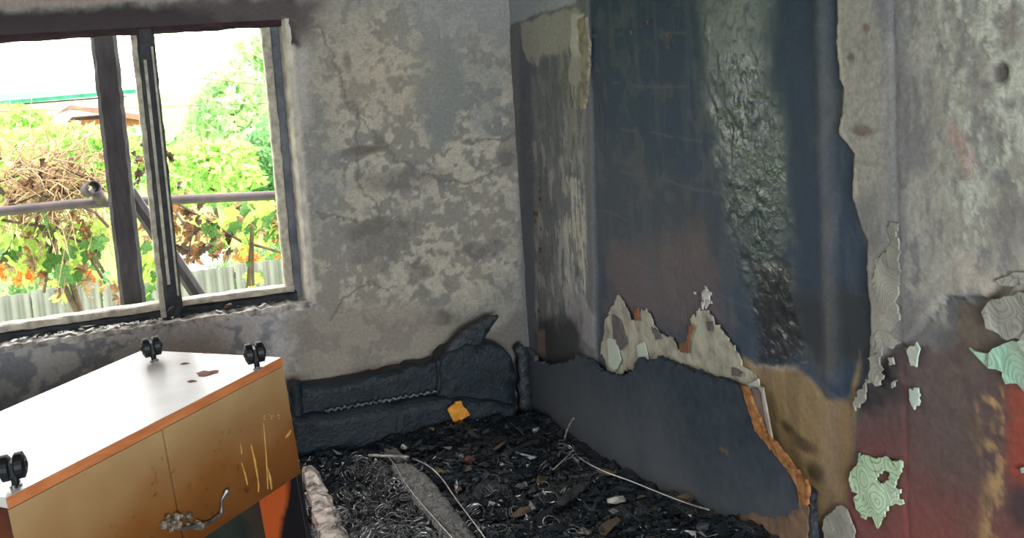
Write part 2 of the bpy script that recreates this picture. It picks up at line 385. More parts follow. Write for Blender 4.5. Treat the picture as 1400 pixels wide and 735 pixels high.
# plaster coat on the right with its torn left edge
pl = W.mask([(1150, -200), (1500, -200), (1500, 420), (1300, 400), (1240, 470), (1228, 470), (1226, 500), (1200, 520), (1188, 540), (1196, 470), (1190, 380), (1190, 330), (1170, 270), (1172, 210), (1152, 180), (1156, 120), (1146, 60), (1150, 20)], .004, .010)
W.paint(pl, (128, 125, 118), rough=.9, relief=.25, h=.012)
ed = W.mask([(1150, -200), (1158, -200), (1152, 60), (1162, 120), (1158, 180), (1178, 210), (1176, 270), (1168, 270), (1171, 210), (1151, 180), (1155, 120), (1145, 60)], .004, .010)
W.paint(ed * .8, (158, 152, 140))
W.paint(pl * sstep(.52, .6, r1) * .5, (120, 117, 112))
W.paint(W.mask([(1206, -200), (1245, -200), (1250, 480), (1222, 480)], .03, .02) * .7, (106, 107, 112))
W.paint(W.mask([(1228, 100), (1275, 100), (1280, 480), (1232, 480)], .04, .03) * .8, (98, 97, 99))
W.paint(W.mask([(1226, 380), (1400, 430), (1400, 500), (1226, 490)], .08, .05) * .6, (92, 88, 86))
W.paint(W.mask([(1168, 280), (1206, 250), (1212, 350), (1190, 345)], .03, .03) * .8, (96, 94, 96))
W.paint(W.blob(1184, 178, 16, 7, .4), (96, 84, 80)); W.paint(W.blob(1190, 38, 6, 7, .4), (100, 86, 82)); W.paint(W.blob(1168, 78, 5, 5, .4), (86, 86, 82)); W.paint(W.blob(1190, 222, 18, 4, .5) * .7, (112, 108, 104))
W.paint(W.mask([(1206, -20), (1226, -20), (1230, 45), (1208, 45)], .03, .03) * .8, (88, 88, 100))
W.paint(np.clip(pl * W.mask([(1240, 20), (1330, 20), (1330, 400), (1240, 400)], .05, .04) * sstep(.54, .6, st), 0, 1) * .6, (140, 137, 132))
W.paint(np.clip(W.mask([(1245, 230), (1280, 230), (1285, 400), (1245, 410)], .03, .03) * sstep(.48, .52, r2), 0, 1) * .8, (138, 135, 128))
W.paint(np.clip(W.mask([(1265, 370), (1310, 370), (1305, 440), (1265, 430)], .03, .03) * sstep(.5, .53, r3 * .5 + r2 * .5), 0, 1) * .8, (132, 129, 122))
wp = W.mask([(1320, -200), (1500, -200), (1500, 250), (1360, 230), (1330, 330), (1318, 300), (1312, 160), (1332, 60)], .03, .06)
W.paint(wp * sstep(.44, .49, r2 * .6 + r3 * .4) * .8, (136, 139, 131), paper=1.5, h=.0125)
W.paint(wp * sstep(.52, .55, r2 * .4 + r3 * .6) * .8, (150, 152, 142), paper=1.5)
fk = fbm(U * 70, V * 45, 4, 26)
W.paint(np.clip(W.mask([(1300, -200), (1500, -200), (1500, 300), (1310, 330)], .05, .06) * sstep(.54, .57, fk * .6 + r2 * .4), 0, 1) * .8, (158, 159, 149), h=.0128)
W.paint(np.clip(W.mask([(1150, -200), (1500, -200), (1500, 380), (1240, 430), (1190, 330)], .05, .06) * sstep(.555, .58, fbm(U * 50, V * 26, 4, 27) * .6 + r1 * .4), 0, 1) * .7, (104, 103, 102), h=.0112)
W.paint(W.mask([(1310, 175), (1330, 180), (1345, 215), (1330, 245), (1312, 215)], .01, .03) * .4, (146, 112, 106))
W.paint(W.blob(1373, 99, 11, 15, .3, .2), (84, 80, 78), h=.004); W.paint(W.blob(1386, 30, 14, 22, .5) * .7, (108, 100, 98))
W.paint(W.blob(1374, 243, 10, 9, .5), (106, 104, 102)); W.paint(W.blob(1385, 300, 26, 40, .5) * .8, (98, 94, 92))
W.paint(W.mask([(1310, 320), (1340, 310), (1348, 380), (1400, 370), (1400, 410), (1345, 440), (1322, 410)], .03, .04) * sstep(.46, .52, r2), (150, 142, 134), paper=.8)
W.paint(W.mask([(1318, 416), (1345, 408), (1372, 378), (1386, 384), (1350, 430), (1358, 455), (1372, 480), (1392, 512), (1385, 540), (1330, 520), (1310, 465)], .012, .02), (84, 74, 66), h=.002)
# red oil paint exposed low down
lo_ = W.mask([(1176, 560), (1196, 500), (1230, 478), (1300, 470), (1318, 450), (1330, 500), (1360, 505), (1385, 520), (1500, 540), (1500, 900), (1160, 900), (1166, 640)], .02, .03)
W.paint(lo_, (76, 63, 63), rough=.4, relief=.12, h=.004)
gr = sstep(W.uv(1250, 540)[1], W.uv(1250, 780)[1], V)
W.paint(lo_ * np.clip(gr, 0, 1) * .9, (120, 68, 62))
W.paint(lo_ * W.mask([(1270, 470), (1340, 480), (1340, 640), (1260, 640)], .08, .06) * .6, (86, 76, 72))
W.paint(lo_ * W.mask([(1150, 620), (1240, 610), (1240, 760), (1150, 760)], .08, .04) * .6, (92, 58, 60))
W.paint(W.mask([(1190, 485), (1240, 480), (1240, 545), (1180, 560)], .03, .04) * .9, (38, 38, 42))
W.paint(np.clip(W.mask([(1350, 530), (1386, 530), (1388, 740), (1340, 740), (1345, 620)], .025, .03) * sstep(.44, .54, r3 * .4 + st * .6), 0, 1), (146, 118, 84))
W.paint(np.clip(W.mask([(1320, 520), (1370, 520), (1370, 740), (1320, 740)], .04, .05) * sstep(.5, .56, r2), 0, 1) * .7, (96, 80, 66))
W.paint(W.mask([(1380, 525), (1500, 560), (1500, 740), (1384, 700)], .02, .02) * .9, (128, 62, 50)); W.paint(W.blob(1398, 690, 20, 30, .5), (66, 52, 54))
W.paint(W.mask([(1237, 520), (1239, 520), (1246, 900), (1243, 900)], .004, .001) * .7, (134, 70, 72))
l2 = np.interp(V, [W.uv(1245, 735)[1], W.uv(1223, 30)[1]], [W.uv(1243, 735)[0], W.uv(1225, 30)[0]])
W.h += -.003 * np.exp(-((U - l2) / .008) ** 2)
# very low band behind the rubble
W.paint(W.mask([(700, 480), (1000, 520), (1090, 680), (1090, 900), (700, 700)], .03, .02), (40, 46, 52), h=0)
W.h += (fbm(U * 7, V * 7, 5, 19) - .5) * .008 + (r3 - .5) * .003
wall_right = W.build('wall_right', M_wall)
def link(o, parent=None):
    COL.objects.link(o)
    if parent is not None:
        o.parent = parent
        if parent.parent is None: o.matrix_parent_inverse = parent.matrix_basis.inverted()
    return o

# ------------------------------------------------------------------ more materials
M_plaster = noise_mat('plain_plaster', srgb(150, 146, 138), srgb(120, 116, 110), 6, .9, bump=.3)
M_boards = noise_mat('floor_boards', srgb(70, 52, 40), srgb(40, 32, 28), 5, .7, stretch=(8, 1, 1))
M_char = noise_mat('charred_wood', srgb(26, 30, 35), srgb(62, 70, 78), 26, .55, .5, .8, 60, bdist=.01)
M_charblue = noise_mat('charred_upholstery', srgb(13, 26, 35), srgb(28, 43, 54), 14, .6, .5, .7, 60, bdist=.008)
M_charmatt = noise_mat('burnt_crust', srgb(26, 27, 30), srgb(66, 68, 70), 30, .75, .4, .8, 80, bdist=.01)
M_frame_dark = noise_mat('scorched_frame_paint', srgb(12, 15, 20), srgb(46, 50, 57), 22, .6, .4, .5, 70)
M_frame_light = noise_mat('weathered_frame_paint', srgb(206, 198, 180), srgb(150, 142, 130), 25, .7, .4, .4, 60)
M_head = noise_mat('burnt_head_board', srgb(74, 54, 58), srgb(44, 34, 38), 14, .8, .3, .5, 50, stretch=(1, 4, 6))
M_sill = noise_mat('ashy_sill', srgb(228, 222, 214), srgb(120, 116, 112), 26, .8, .4, .5, 80)
M_flake = noise_mat('plaster_flake', srgb(232, 229, 223), srgb(176, 172, 166), 30, .7)
M_post = noise_mat('scorched_post', srgb(42, 38, 44), srgb(66, 60, 66), 12, .7, .4, .5, 40, stretch=(3, 3, .6))

# ------------------------------------------------------------------ room shell out of view
def struct(o): return tag(o, kind='structure')
struct(boxo('floor', (-3.3, -6.4, -.12), (.2, .2, 0), M_boards))
struct(boxo('ceiling', (-3.5, -6.6, 2.42), (.2, .2, 2.52), M_plaster))
struct(boxo('wall_left', (-3.5, -6.6, 0), (-3.3, .2, 2.42), noise_mat('bounce_white', srgb(206, 204, 198), srgb(180, 178, 172), 5, .9)))  # unseen wall made whiter to bounce window light into the room
struct(boxo('trim_1', (.02, -6.6, -.1), (.2, .2, 2.42), M_plaster))          # the plain core of the right wall
struct(boxo('wall_right_end', (-.01, -6.4, 0), (.02, -3.6, 2.42), M_plaster)).name = 'wall_right.001'
bm = bmesh.new()
for lo, hi in (((-3.3, -6.6, 0), (-2.45, -6.4, 2.42)), ((-.65, -6.6, 0), (.02, -6.4, 2.42)), ((-2.45, -6.6, 0), (-.65, -6.4, .75)), ((-2.45, -6.6, 2.15), (-.65, -6.4, 2.42))): box(bm, lo, hi)
struct(bm_obj('wall_rear', bm, M_plaster))
# outer shell of the back wall round the window
bm = bmesh.new()
for lo, hi in (((-3.3, .02, 0), (WX0, .2, 2.42)), ((WX1 + .012, .02, 0), (.02, .2, 2.42)), ((WX0, .02, 0), (WX1 + .012, .2, WZ0 - .012)), ((WX0, .02, WZ1 + .01), (WX1 + .012, .2, 2.42))): box(bm, lo, hi)
struct(bm_obj('wall_back_core', bm, M_plaster)).name = 'wall_back.001'

# ------------------------------------------------------------------ window_1
win = empty('window_1', (WX0, .08, WZ0), None, None); tag(win, kind='structure')
FY0, FY1 = .055, .115
def xz(px, py, y=FY0): P = at(px, py, 1, y); return P[0], P[2]
zr = xz(200, 417)[1]; zh = xz(200, 47)[1]
xs0 = xz(376, 240)[0]; xs1 = xz(388, 240)[0]
def rough_box(name, lo, hi, mat, parent, jit=.002, cuts=0, seed=0):
    """a bar with worn, uneven edges: rings of points along its longest side"""
    lo = np.array(lo, float); hi = np.array(hi, float); r = np.random.default_rng(seed)
    ax = int(np.argmax(hi - lo)); o1, o2 = [i for i in range(3) if i != ax]
    n = max(2, int((hi[ax] - lo[ax]) / .04)); b = min((hi - lo)[o1], (hi - lo)[o2]) * .15
    prof = [(lo[o1] + b, lo[o2]), (hi[o1] - b, lo[o2]), (hi[o1], lo[o2] + b), (hi[o1], hi[o2] - b), (hi[o1] - b, hi[o2]), (lo[o1] + b, hi[o2]), (lo[o1], hi[o2] - b), (lo[o1], lo[o2] + b)]
    vs, fs = [], []
    for i in range(n + 1):
        w = r.normal(size=2) * jit * .6
        for (p, q) in prof:
            v = np.zeros(3); v[ax] = lo[ax] + (hi[ax] - lo[ax]) * i / n; v[o1] = p + w[0] + r.normal() * jit * .5; v[o2] = q + w[1] + r.normal() * jit * .5
            vs.append(v)
    for i in range(n):
        for j in range(8): fs.append((i * 8 + j, i * 8 + (j + 1) % 8, i * 8 + 8 + (j + 1) % 8, i * 8 + 8 + j))
    fs.append(tuple(range(7, -1, -1))); fs.append(tuple(range(n * 8, n * 8 + 8)))
    me = bpy.data.meshes.new(name); me.from_pydata([tuple(v) for v in vs], [], fs)
    bm = bmesh.new(); bm.from_mesh(me); bpy.data.meshes.remove(me)
    return bm_obj(name, bm, mat, parent)
M_stile = noise_mat('smoked_stile', srgb(74, 80, 90), srgb(112, 116, 122), 14, .6)
rough_box('frame_head', (WX0, FY0 - .03, zh), (WX1 + .01, FY1, WZ1 + .02), M_head, win, .003)
rough_box('frame_stile', (xs0, FY0, zr - .05), (xs1, FY1, zh + .01), M_frame_light, win, .0015)
rough_box('frame_stile', (xs1, FY0 + .03, WZ0 - .01), (WX1 - .018, .19, WZ1), M_stile, win, .001)
rough_box('frame_stile', (WX0 - .02, FY0, WZ0), (WX0 + .07, .19, WZ1), M_frame_dark, win, .002)
xm0, xm1, xm2 = xz(197, 220, .03)[0], xz(205, 220, .03)[0], xz(229, 220, .03)[0]
rough_box('bottom_rail', (WX0, FY0 - .008, zr - .03), (xm0 + .01, FY1, zr), M_frame_light, win, .002)
rough_box('bottom_rail', (xm2, FY0 - .008, zr - .026), (xs1, FY1, zr), M_frame_light, win, .002)
rough_box('lower_rail', (WX0, FY0 - .01, WZ0 - .005), (xs1 + .01, FY1, zr - .028), M_frame_dark, win, .002)
rough_box('mullion', (xm1, .02, WZ0), (xm2, FY1, zh + .02), M_frame_dark, win, .0015)
rough_box('mullion_strip', (xm0, .035, WZ0 + .01), (xm1 + .002, FY1, zh + .01), M_frame_light, win, .002)
bm = bmesh.new(); box(bm, (xm1 + .016, .012, WZ0 + .15), (xm1 + .028, .022, zh - .1)); box(bm, (xm1 + .05, .012, WZ0 + .1), (xm1 + .058, .022, zh - .05))
bm_obj('mullion_bead', bm, M_frame_light, win)
# broken inner sill with its plaster edge
sl = []; nseg = 90
r_ = np.random.default_rng(5)
bm = bmesh.new(); rows = []
for i in range(nseg + 1):
    x = WX0 + (WX1 - WX0) * i / nseg; j = r_.normal() * .004
    z0 = WZ0 + .002 + r_.normal() * .0025
    rows.append([bm.verts.new((x, FY0 + .02, z0 + .006)), bm.verts.new((x, .012, z0 + r_.normal() * .002)), bm.verts.new((x, -.022 + j, z0 - .001)), bm.verts.new((x, -.020 + j, z0 - .026 + r_.normal() * .004)), bm.verts.new((x, .015, z0 - .03))])
for a, b in zip(rows[:-1], rows[1:]):
    for k in range(4): bm.faces.new((a[k], b[k], b[k + 1], a[k + 1]))
bm_obj('sill', bm, M_sill, win)
# plaster reveal on the right
bm = bmesh.new(); rows = []
for i in range(60):
    z = WZ0 + (WZ1 - WZ0) * i / 59; j = r_.normal() * .003
    rows.append([bm.verts.new((WX1 - .018, .19, z)), bm.verts.new((WX1 - .026 + j * .4, .06, z)), bm.verts.new((WX1 - .006 + j * .6, -.006, z)), bm.verts.new((WX1 + .012 + j, -.009, z))])
for a, b in zip(rows[:-1], rows[1:]):
    for k in range(3): bm.faces.new((a[k], b[k], b[k + 1], a[k + 1]))
bm_obj('plaster_reveal', bm, noise_mat('reveal_plaster', srgb(226, 218, 206), srgb(176, 168, 160), 14, .85), win)
# added rear window frame round the fill lamp (behind the photographer)
w2 = empty('window_added', (-2.45, -6.5, .75), None, None); tag(w2, kind='structure')
for lo, hi in (((-2.45, -6.55, .75), (-.65, -6.5, .8)), ((-2.45, -6.55, 2.1), (-.65, -6.5, 2.15)), ((-2.45, -6.55, .8), (-2.39, -6.5, 2.1)), ((-.71, -6.55, .8), (-.65, -6.5, 2.1))): boxo('frame_bar', lo, hi, M_frame_light, w2)

# ------------------------------------------------------------------ torn layers of wall_right and wall_back
def scrap(name, pts, mat, parent, axis=0, off=.016, th=.005, jit=.0025, step=.012, hole=None, label=None, seed=0, curl=0.0, wob=.010):
    """torn sheet: outline given by photo pixels on the wall plane, with thickness and ragged edge"""
    oth = 1 - axis
    P2 = [(p[oth], p[2]) for p in (at(x, y, axis, -off) for x, y in pts)]
    R_ = resample(P2, step, jit, seed)
    bm = bmesh.new()
    def ring(Q): 
        vs = [bm.verts.new((0, q[0], q[1])) if axis == 0 else bm.verts.new((q[0], 0, q[1])) for q in Q]
        return [bm.edges.new((vs[i], vs[(i + 1) % len(vs)])) for i in range(len(vs))]
    E_ = ring(R_)
    if hole:
        H2 = [(p[oth], p[2]) for p in (at(x, y, axis, -off) for x, y in hole)]
        E_ += ring(resample(H2, step * .7, jit * .6, seed + 1))
    bmesh.ops.triangle_fill(bm, edges=E_, use_beauty=True, use_dissolve=False)
    bmesh.ops.triangulate(bm, faces=bm.faces[:])
    cuts = bmesh.ops.subdivide_edges(bm, edges=[e for e in bm.edges if not e.is_boundary and e.calc_length() > .05], cuts=1)
    bmesh.ops.triangulate(bm, faces=bm.faces[:])
    zs = [v.co.z for v in bm.verts]; z0, z1 = min(zs), max(zs)
    a = np.array([(v.co[oth], v.co.z) for v in bm.verts])
    nn = fbm(a[:, 0] * 25, a[:, 1] * 25, 3, 33 + seed)
    bnd = set(v.index for e in bm.edges if e.is_boundary for v in e.verts)
    bm.verts.index_update()
    for i, v in enumerate(bm.verts):
        v.co[axis] = -off - (nn[i] - .5) * wob - (curl * np.random.default_rng(i).random() if v.is_boundary else 0)
    geo = bmesh.ops.extrude_face_region(bm, geom=bm.faces[:])
    for v in [g for g in geo['geom'] if isinstance(g, bmesh.types.BMVert)]: v.co[axis] += th
    o = bm_obj(name, bm, mat, parent)
    if label: tag(o, label)
    return o
def scroll_mat(name, c1, c2, lines=(.5, .62, .5), scale=14, freq=48, amt=1.0):
    m, N, L, b = mat_base(name, c1, .85, .3)
    tc = N.new('ShaderNodeTexCoord'); nw = N.new('ShaderNodeTexNoise'); nw.inputs['Scale'].default_value = 8; nw.inputs['Detail'].default_value = 2
    L.new(tc.outputs['Object'], nw.inputs['Vector'])
    mv = N.new('ShaderNodeMix'); mv.data_type = 'VECTOR'; mv.inputs['Factor'].default_value = .07
    L.new(tc.outputs['Object'], mv.inputs[4]); L.new(nw.outputs['Color'], mv.inputs[5])
    vo = N.new('ShaderNodeTexVoronoi'); vo.inputs['Scale'].default_value = scale; L.new(mv.outputs[1], vo.inputs['Vector'])
    mu = N.new('ShaderNodeMath'); mu.operation = 'MULTIPLY'; mu.inputs[1].default_value = freq; L.new(vo.outputs['Distance'], mu.inputs[0])
    si = N.new('ShaderNodeMath'); si.operation = 'SINE'; L.new(mu.outputs[0], si.inputs[0])
    cr = N.new('ShaderNodeValToRGB'); cr.color_ramp.elements[0].position = .7; cr.color_ramp.elements[1].position = .98
    cr.color_ramp.elements[0].color = (1, 1, 1, 1); cr.color_ramp.elements[1].color = (*[1 - amt * (1 - l) for l in lines], 1)
    L.new(si.outputs[0], cr.inputs[0])
    nz = N.new('ShaderNodeTexNoise'); nz.inputs['Scale'].default_value = 9; nz.inputs['Detail'].default_value = 6; L.new(tc.outputs['Object'], nz.inputs['Vector'])
    c0 = N.new('ShaderNodeValToRGB'); c0.color_ramp.elements[0].position = .38; c0.color_ramp.elements[1].position = .62
    c0.color_ramp.elements[0].color = (*c1, 1); c0.color_ramp.elements[1].color = (*c2, 1); L.new(nz.outputs['Fac'], c0.inputs[0])
    mx = N.new('ShaderNodeMix'); mx.data_type = 'RGBA'; mx.blend_type = 'MULTIPLY'; mx.inputs['Factor'].default_value = 1
    L.new(c0.outputs[0], mx.inputs[6]); L.new(cr.outputs[0], mx.inputs[7]); L.new(mx.outputs[2], b.inputs['Base Color'])
    bp = N.new('ShaderNodeBump'); bp.inputs['Strength'].default_value = .2; bp.inputs['Distance'].default_value = .0012; L.new(si.outputs[0], bp.inputs['Height']); L.new(bp.outputs['Normal'], b.inputs['Normal'])
    return m
M_mint = scroll_mat('mint_wallpaper', srgb(204, 226, 196) , srgb(180, 204, 170))
M_grey_paper = noise_mat('sooted_wallpaper', srgb(128, 122, 112), srgb(186, 182, 164), 14, .85, .3, .5, 50, c3=srgb(166, 178, 160), lo=.3, hi=.58)
M_strip_paper = scroll_mat('grey_wallpaper', srgb(172, 170, 160), srgb(146, 144, 136), (.86, .86, .84))
M_white_paper = scroll_mat('pale_wallpaper', srgb(176, 176, 166), srgb(150, 148, 140), (.76, .7, .7))
M_green_paper = scroll_mat('pale_green_wallpaper', srgb(164, 204, 180), srgb(178, 184, 168), (.76, .8, .74))
M_chip = noise_mat('pale_paper_chip', srgb(176, 200, 186), srgb(200, 204, 190), 20, .85)
g3 = lambda L, ox, oy, s: [(ox + s * x, oy + s * y) for x, y in L]
scrap('wallpaper_scrap', g3([(215, 405), (245, 412), (270, 425), (310, 415), (345, 430), (385, 440), (365, 500), (355, 535), (380, 545), (360, 575), (382, 590), (375, 610), (340, 600), (318, 622), (310, 650), (290, 690), (275, 680), (262, 655), (225, 655), (205, 620), (190, 585), (200, 560), (178, 545), (172, 500), (178, 470), (205, 450)], 1100, 480, .347), M_mint, wall_right, hole=g3([(278, 490), (300, 482), (310, 462), (335, 480), (325, 510), (300, 525), (275, 512)], 1100, 480, .347), label='mint green wallpaper scrap with a hole', step=.008, jit=.003, seed=1)
scrap('wallpaper_scrap', g3([(70, 690), (80, 650), (120, 625), (130, 600), (160, 625), (190, 700), (195, 780), (80, 780)], 1100, 480, .347), M_strip_paper, wall_right, step=.008, seed=2)
scrap('wallpaper_scrap', g3([(255, 20), (300, -5), (290, 60), (310, 100), (285, 135), (255, 120), (240, 130), (235, 185), (190, 230), (188, 205), (225, 140), (262, 75)], 1100, 480, .347), M_strip_paper, wall_right, step=.008, jit=.003, seed=3)
scrap('wallpaper_strip', g3([(250, 170), (275, 170), (275, 250), (288, 270), (285, 390), (275, 440), (285, 520), (265, 550), (240, 555), (245, 575), (285, 595), (270, 610), (230, 610), (215, 680), (225, 700), (200, 735), (180, 730), (205, 640), (200, 580), (225, 480), (192, 400), (205, 300), (235, 265), (250, 255)], 1120, 240, .381), M_strip_paper, wall_right, step=.008, jit=.004, seed=4)
scrap('paper_chip', g3([(312, 620), (350, 605), (362, 615), (345, 685), (325, 680)], 1120, 240, .381), M_chip, wall_right, step=.008, seed=5)
scrap('paper_chip', g3([(415, 155), (445, 148), (452, 205), (430, 220), (418, 190)], 1100, 480, .347), M_chip, wall_right, step=.006, seed=6)
scrap('paper_chip', g3([(325, 25), (340, 20), (345, 50), (325, 55)], 1100, 480, .347), M_strip_paper, wall_right, step=.006, seed=7)
scrap('paper_chip', g3([(340, 115), (358, 110), (358, 140), (342, 147)], 1100, 480, .347), M_strip_paper, wall_right, step=.006, seed=8)
scrap('paper_chip', g3([(845, 460), (880, 455), (885, 480), (850, 482)], 1100, 480, .347), M_chip, wall_right, step=.006, seed=9)
scrap('wallpaper_flap', [(1341, 425), (1352, 412), (1380, 402), (1410, 396), (1410, 465), (1372, 462), (1350, 445)], M_white_paper, wall_right, off=.02, curl=.004, wob=.006, seed=10)
scrap('wallpaper_flap', [(1326, 477), (1348, 483), (1372, 470), (1410, 458), (1410, 542), (1392, 526), (1378, 523), (1368, 508), (1352, 503)], M_green_paper, wall_right, off=.02, curl=.004, wob=.006, seed=11, label='peeling pale green wallpaper flap')
scrap('wallpaper_flap', [(1362, 386), (1380, 374), (1400, 372), (1412, 376), (1412, 388), (1385, 390)], M_white_paper, wall_right, off=.018, curl=.004, wob=.005, seed=12)
scrap('wallpaper_remnant', [(822, 480), (828, 440), (833, 425), (845, 404), (852, 415), (862, 432), (869, 440), (876, 424), (884, 422), (893, 445), (905, 457), (918, 460), (926, 478), (936, 482), (942, 455), (950, 427), (966, 424), (972, 432), (984, 450), (1000, 468), (1018, 500), (1036, 520), (1043, 550), (1030, 545), (960, 530), (905, 505), (872, 500), (845, 512), (830, 505)], M_grey_paper, wall_right, off=.012, seed=13, jit=.005, label='torn band of pale wallpaper')
scrap('paper_chip', [(958, 398), (966, 396), (970, 412), (964, 422), (959, 414)], M_flake, wall_right, off=.008, step=.005, seed=14)
scrap('plaster_edge', [(788, 28), (800, 24), (804, 60), (803, 120), (798, 148), (790, 145), (796, 90)], noise_mat('plaster_edge', srgb(164, 156, 132), srgb(120, 116, 104), 30, .9), wall_right, off=.022, th=.012, seed=15, jit=.004)
M_rust = noise_mat('orange_underpaper', srgb(150, 98, 62), srgb(120, 84, 60), 20, .85); M_lilac = noise_mat('lilac_soot', srgb(112, 104, 104), srgb(92, 86, 88), 20, .85)
for k, (L_, mt_) in enumerate((([(830, 462), (842, 464), (848, 492), (842, 506), (832, 500)], M_chip), ([(870, 472), (880, 468), (888, 494), (880, 497), (872, 490)], M_chip), ([(1022, 524), (1036, 518), (1042, 548), (1030, 541)], M_chip),
    ([(942, 447), (949, 444), (944, 458), (940, 482), (930, 481), (928, 472), (940, 466)], M_rust), ([(866, 426), (872, 420), (873, 437), (868, 438)], M_rust), ([(890, 446), (898, 452), (903, 462), (896, 464)], M_lilac), ([(966, 440), (974, 440), (972, 452), (967, 452)], M_lilac), ([(1000, 502), (1014, 508), (1012, 515), (1000, 512)], M_lilac), ([(836, 430), (846, 436), (856, 470), (848, 478), (838, 462)], M_lilac))):
    scrap('paper_fleck', L_, mt_, wall_right, off=.021, th=.004, step=.008, jit=.002, seed=60 + k, wob=.002)
M_tan_fleck = noise_mat('dull_rust_fleck', srgb(112, 78, 62), srgb(92, 70, 62), 20, .85)
for k in range(26):
    x, y = random.choice([(random.uniform(846, 930), random.uniform(20, 110)), (random.gauss(960, 8), random.gauss(402, 7)), (random.uniform(726, 740), random.uniform(250, 440))])
    w, h_ = random.uniform(1.5, 3), random.uniform(3, 10)
    scrap('paper_fleck', [(x, y), (x + w, y + 1), (x + w * .8, y + h_), (x + w * .2, y + h_ * .8)], M_flake if 940 < x < 980 else random.choice([M_tan_fleck, M_lilac]), wall_right, off=.013, th=.003, step=.02, jit=.001, seed=90 + k, wob=.0)

# ------------------------------------------------------------------ charred panel standing along the right wall
def panel_mat():
    m = noise_mat('charred_fibreboard', srgb(40, 55, 67), srgb(60, 71, 80), 26, .85, .3, .5, 110, bdist=.004)
    N, L = m.node_tree.nodes, m.node_tree.links; b = N['Principled BSDF']
    tc = N.new('ShaderNodeTexCoord'); sx = N.new('ShaderNodeSeparateXYZ'); L.new(tc.outputs['Object'], sx.inputs[0])
    nz = N.new('ShaderNodeTexNoise'); nz.inputs['Scale'].default_value = 4; nz.inputs['Detail'].default_value = 6; L.new(tc.outputs['Object'], nz.inputs['Vector'])
    a = N.new('ShaderNodeMath'); a.operation = 'MULTIPLY_ADD'; a.inputs[1].default_value = .5; L.new(nz.outputs['Fac'], a.inputs[0]); L.new(sx.outputs['Z'], a.inputs[2])
    mr = N.new('ShaderNodeMapRange'); mr.inputs['From Min'].default_value = .45; mr.inputs['From Max'].default_value = .85; mr.inputs['To Min'].default_value = .75; mr.inputs['To Max'].default_value = 0; L.new(a.outputs[0], mr.inputs['Value'])
    src = b.inputs['Base Color'].links[0].from_socket
    mx = N.new('ShaderNodeMix'); mx.data_type = 'RGBA'; L.new(mr.outputs[0], mx.inputs['Factor']); L.new(src, mx.inputs[6]); mx.inputs[7].default_value = (*srgb(98, 102, 108), 1)
    L.new(mx.outputs[2], b.inputs['Base Color']); return m
M_panel = panel_mat()
M_fibre = noise_mat('raw_fibre_edge', srgb(128, 80, 46), srgb(186, 134, 84), 40, .9, .2, .8, 90)
M_rawboard = noise_mat('bare_board', srgb(112, 92, 76), srgb(140, 110, 88), 14, .85, .2, .4)
M_tanchip = noise_mat('dull_tan_chip', srgb(84, 74, 66), srgb(110, 88, 70), 40, .9)
panel = empty('leaning_fibreboard', (-.03, -1.1, 0), 'large blue-black charred fibreboard panel with orange torn edge along right wall', 'panel')
scrap('board', [(712, 474), (722, 478), (732, 492), (748, 500), (770, 496), (790, 486), (806, 492), (818, 506), (838, 512), (850, 514), (864, 506), (872, 488), (884, 494), (900, 490), (950, 508), (1000, 522), (1013, 530), (1022, 555), (1034, 585), (1056, 614), (1078, 640), (1092, 662), (1092, 690), (1080, 700), (1050, 708), (1030, 700), (995, 706), (985, 740), (940, 760), (860, 720), (790, 660), (735, 610), (714, 590)], M_panel, panel, off=.042, th=.02, seed=20, jit=.004, step=.015, wob=.001)
scrap('torn_edge', [(1012, 527), (1020, 530), (1032, 560), (1044, 590), (1062, 608), (1082, 636), (1100, 655), (1104, 665), (1103, 690), (1092, 690), (1090, 664), (1074, 640), (1054, 616), (1032, 588), (1022, 560)], M_fibre, panel, off=.048, th=.010, seed=21, jit=.0022, step=.012, wob=.004, label='orange-brown torn fibre edge')
scrap('bare_core', [(985, 712), (1010, 700), (1030, 697), (1052, 706), (1080, 700), (1082, 684), (1094, 682), (1104, 690), (1102, 760), (1000, 770)], M_rawboard, panel, off=.034, th=.012, seed=22, jit=.003, label='bare tan board core')
scrap('paper_backing', [(1018, 528), (1036, 532), (1044, 560), (1054, 600), (1052, 604), (1034, 575), (1024, 552)], noise_mat('paper_backing', srgb(98, 84, 84), srgb(126, 110, 106), 14, .85), panel, off=.036, th=.006, seed=23)
scrap('paper_backing', [(1038, 528), (1041, 530), (1050, 572), (1057, 604), (1053, 602), (1046, 574)], noise_mat('curled_paper', srgb(150, 140, 130), srgb(176, 166, 152), 14, .85), panel, off=.04, th=.006, seed=24, jit=.001)
scrap('tan_chip', [(981, 613), (986, 610), (993, 615), (995, 624), (988, 617)], M_tanchip, panel, off=.046, th=.006, seed=26, step=.01)
scrap('dark_groove', [(1103, 668), (1109, 672), (1111, 780), (1102, 780)], M_char, panel, off=.03, th=.02, seed=25, jit=.002)  # thin dark strip standing in for a groove beside the board

# ------------------------------------------------------------------ rubble over the floor
def pile(x, y):
    x = np.asarray(x, float); y = np.asarray(y, float)
    z = .045 + .112 * np.clip(-y, 0, 2.1) - .35 * np.clip(-y - 2.25, 0, 1)
    z = z + .04 * np.exp(-(((x + .5) / .28) ** 2 + ((y + .75) / .4) ** 2)) + .06 * np.exp(-(((x + .02) / .16) ** 2 + ((y + 1.95) / .25) ** 2))
    z = z + .05 * np.exp(-((y + .30) / .13) ** 2) * (x < -.06)
    z = z - .03 * np.exp(-(((x + 1.0) / .2) ** 2 + ((y + .6) / .3) ** 2))
    z = z + (fbm(x * 6, y * 6, 4, 50) - .5) * .07
    return np.maximum(z, .004)
XA, XB, YA, YB = -1.24, -.03, -2.5, -.03
xs = np.linspace(XA, XB, 150); ys = np.linspace(YA, YB, 290)
X, Y = np.meshgrid(xs, ys, indexing='ij')
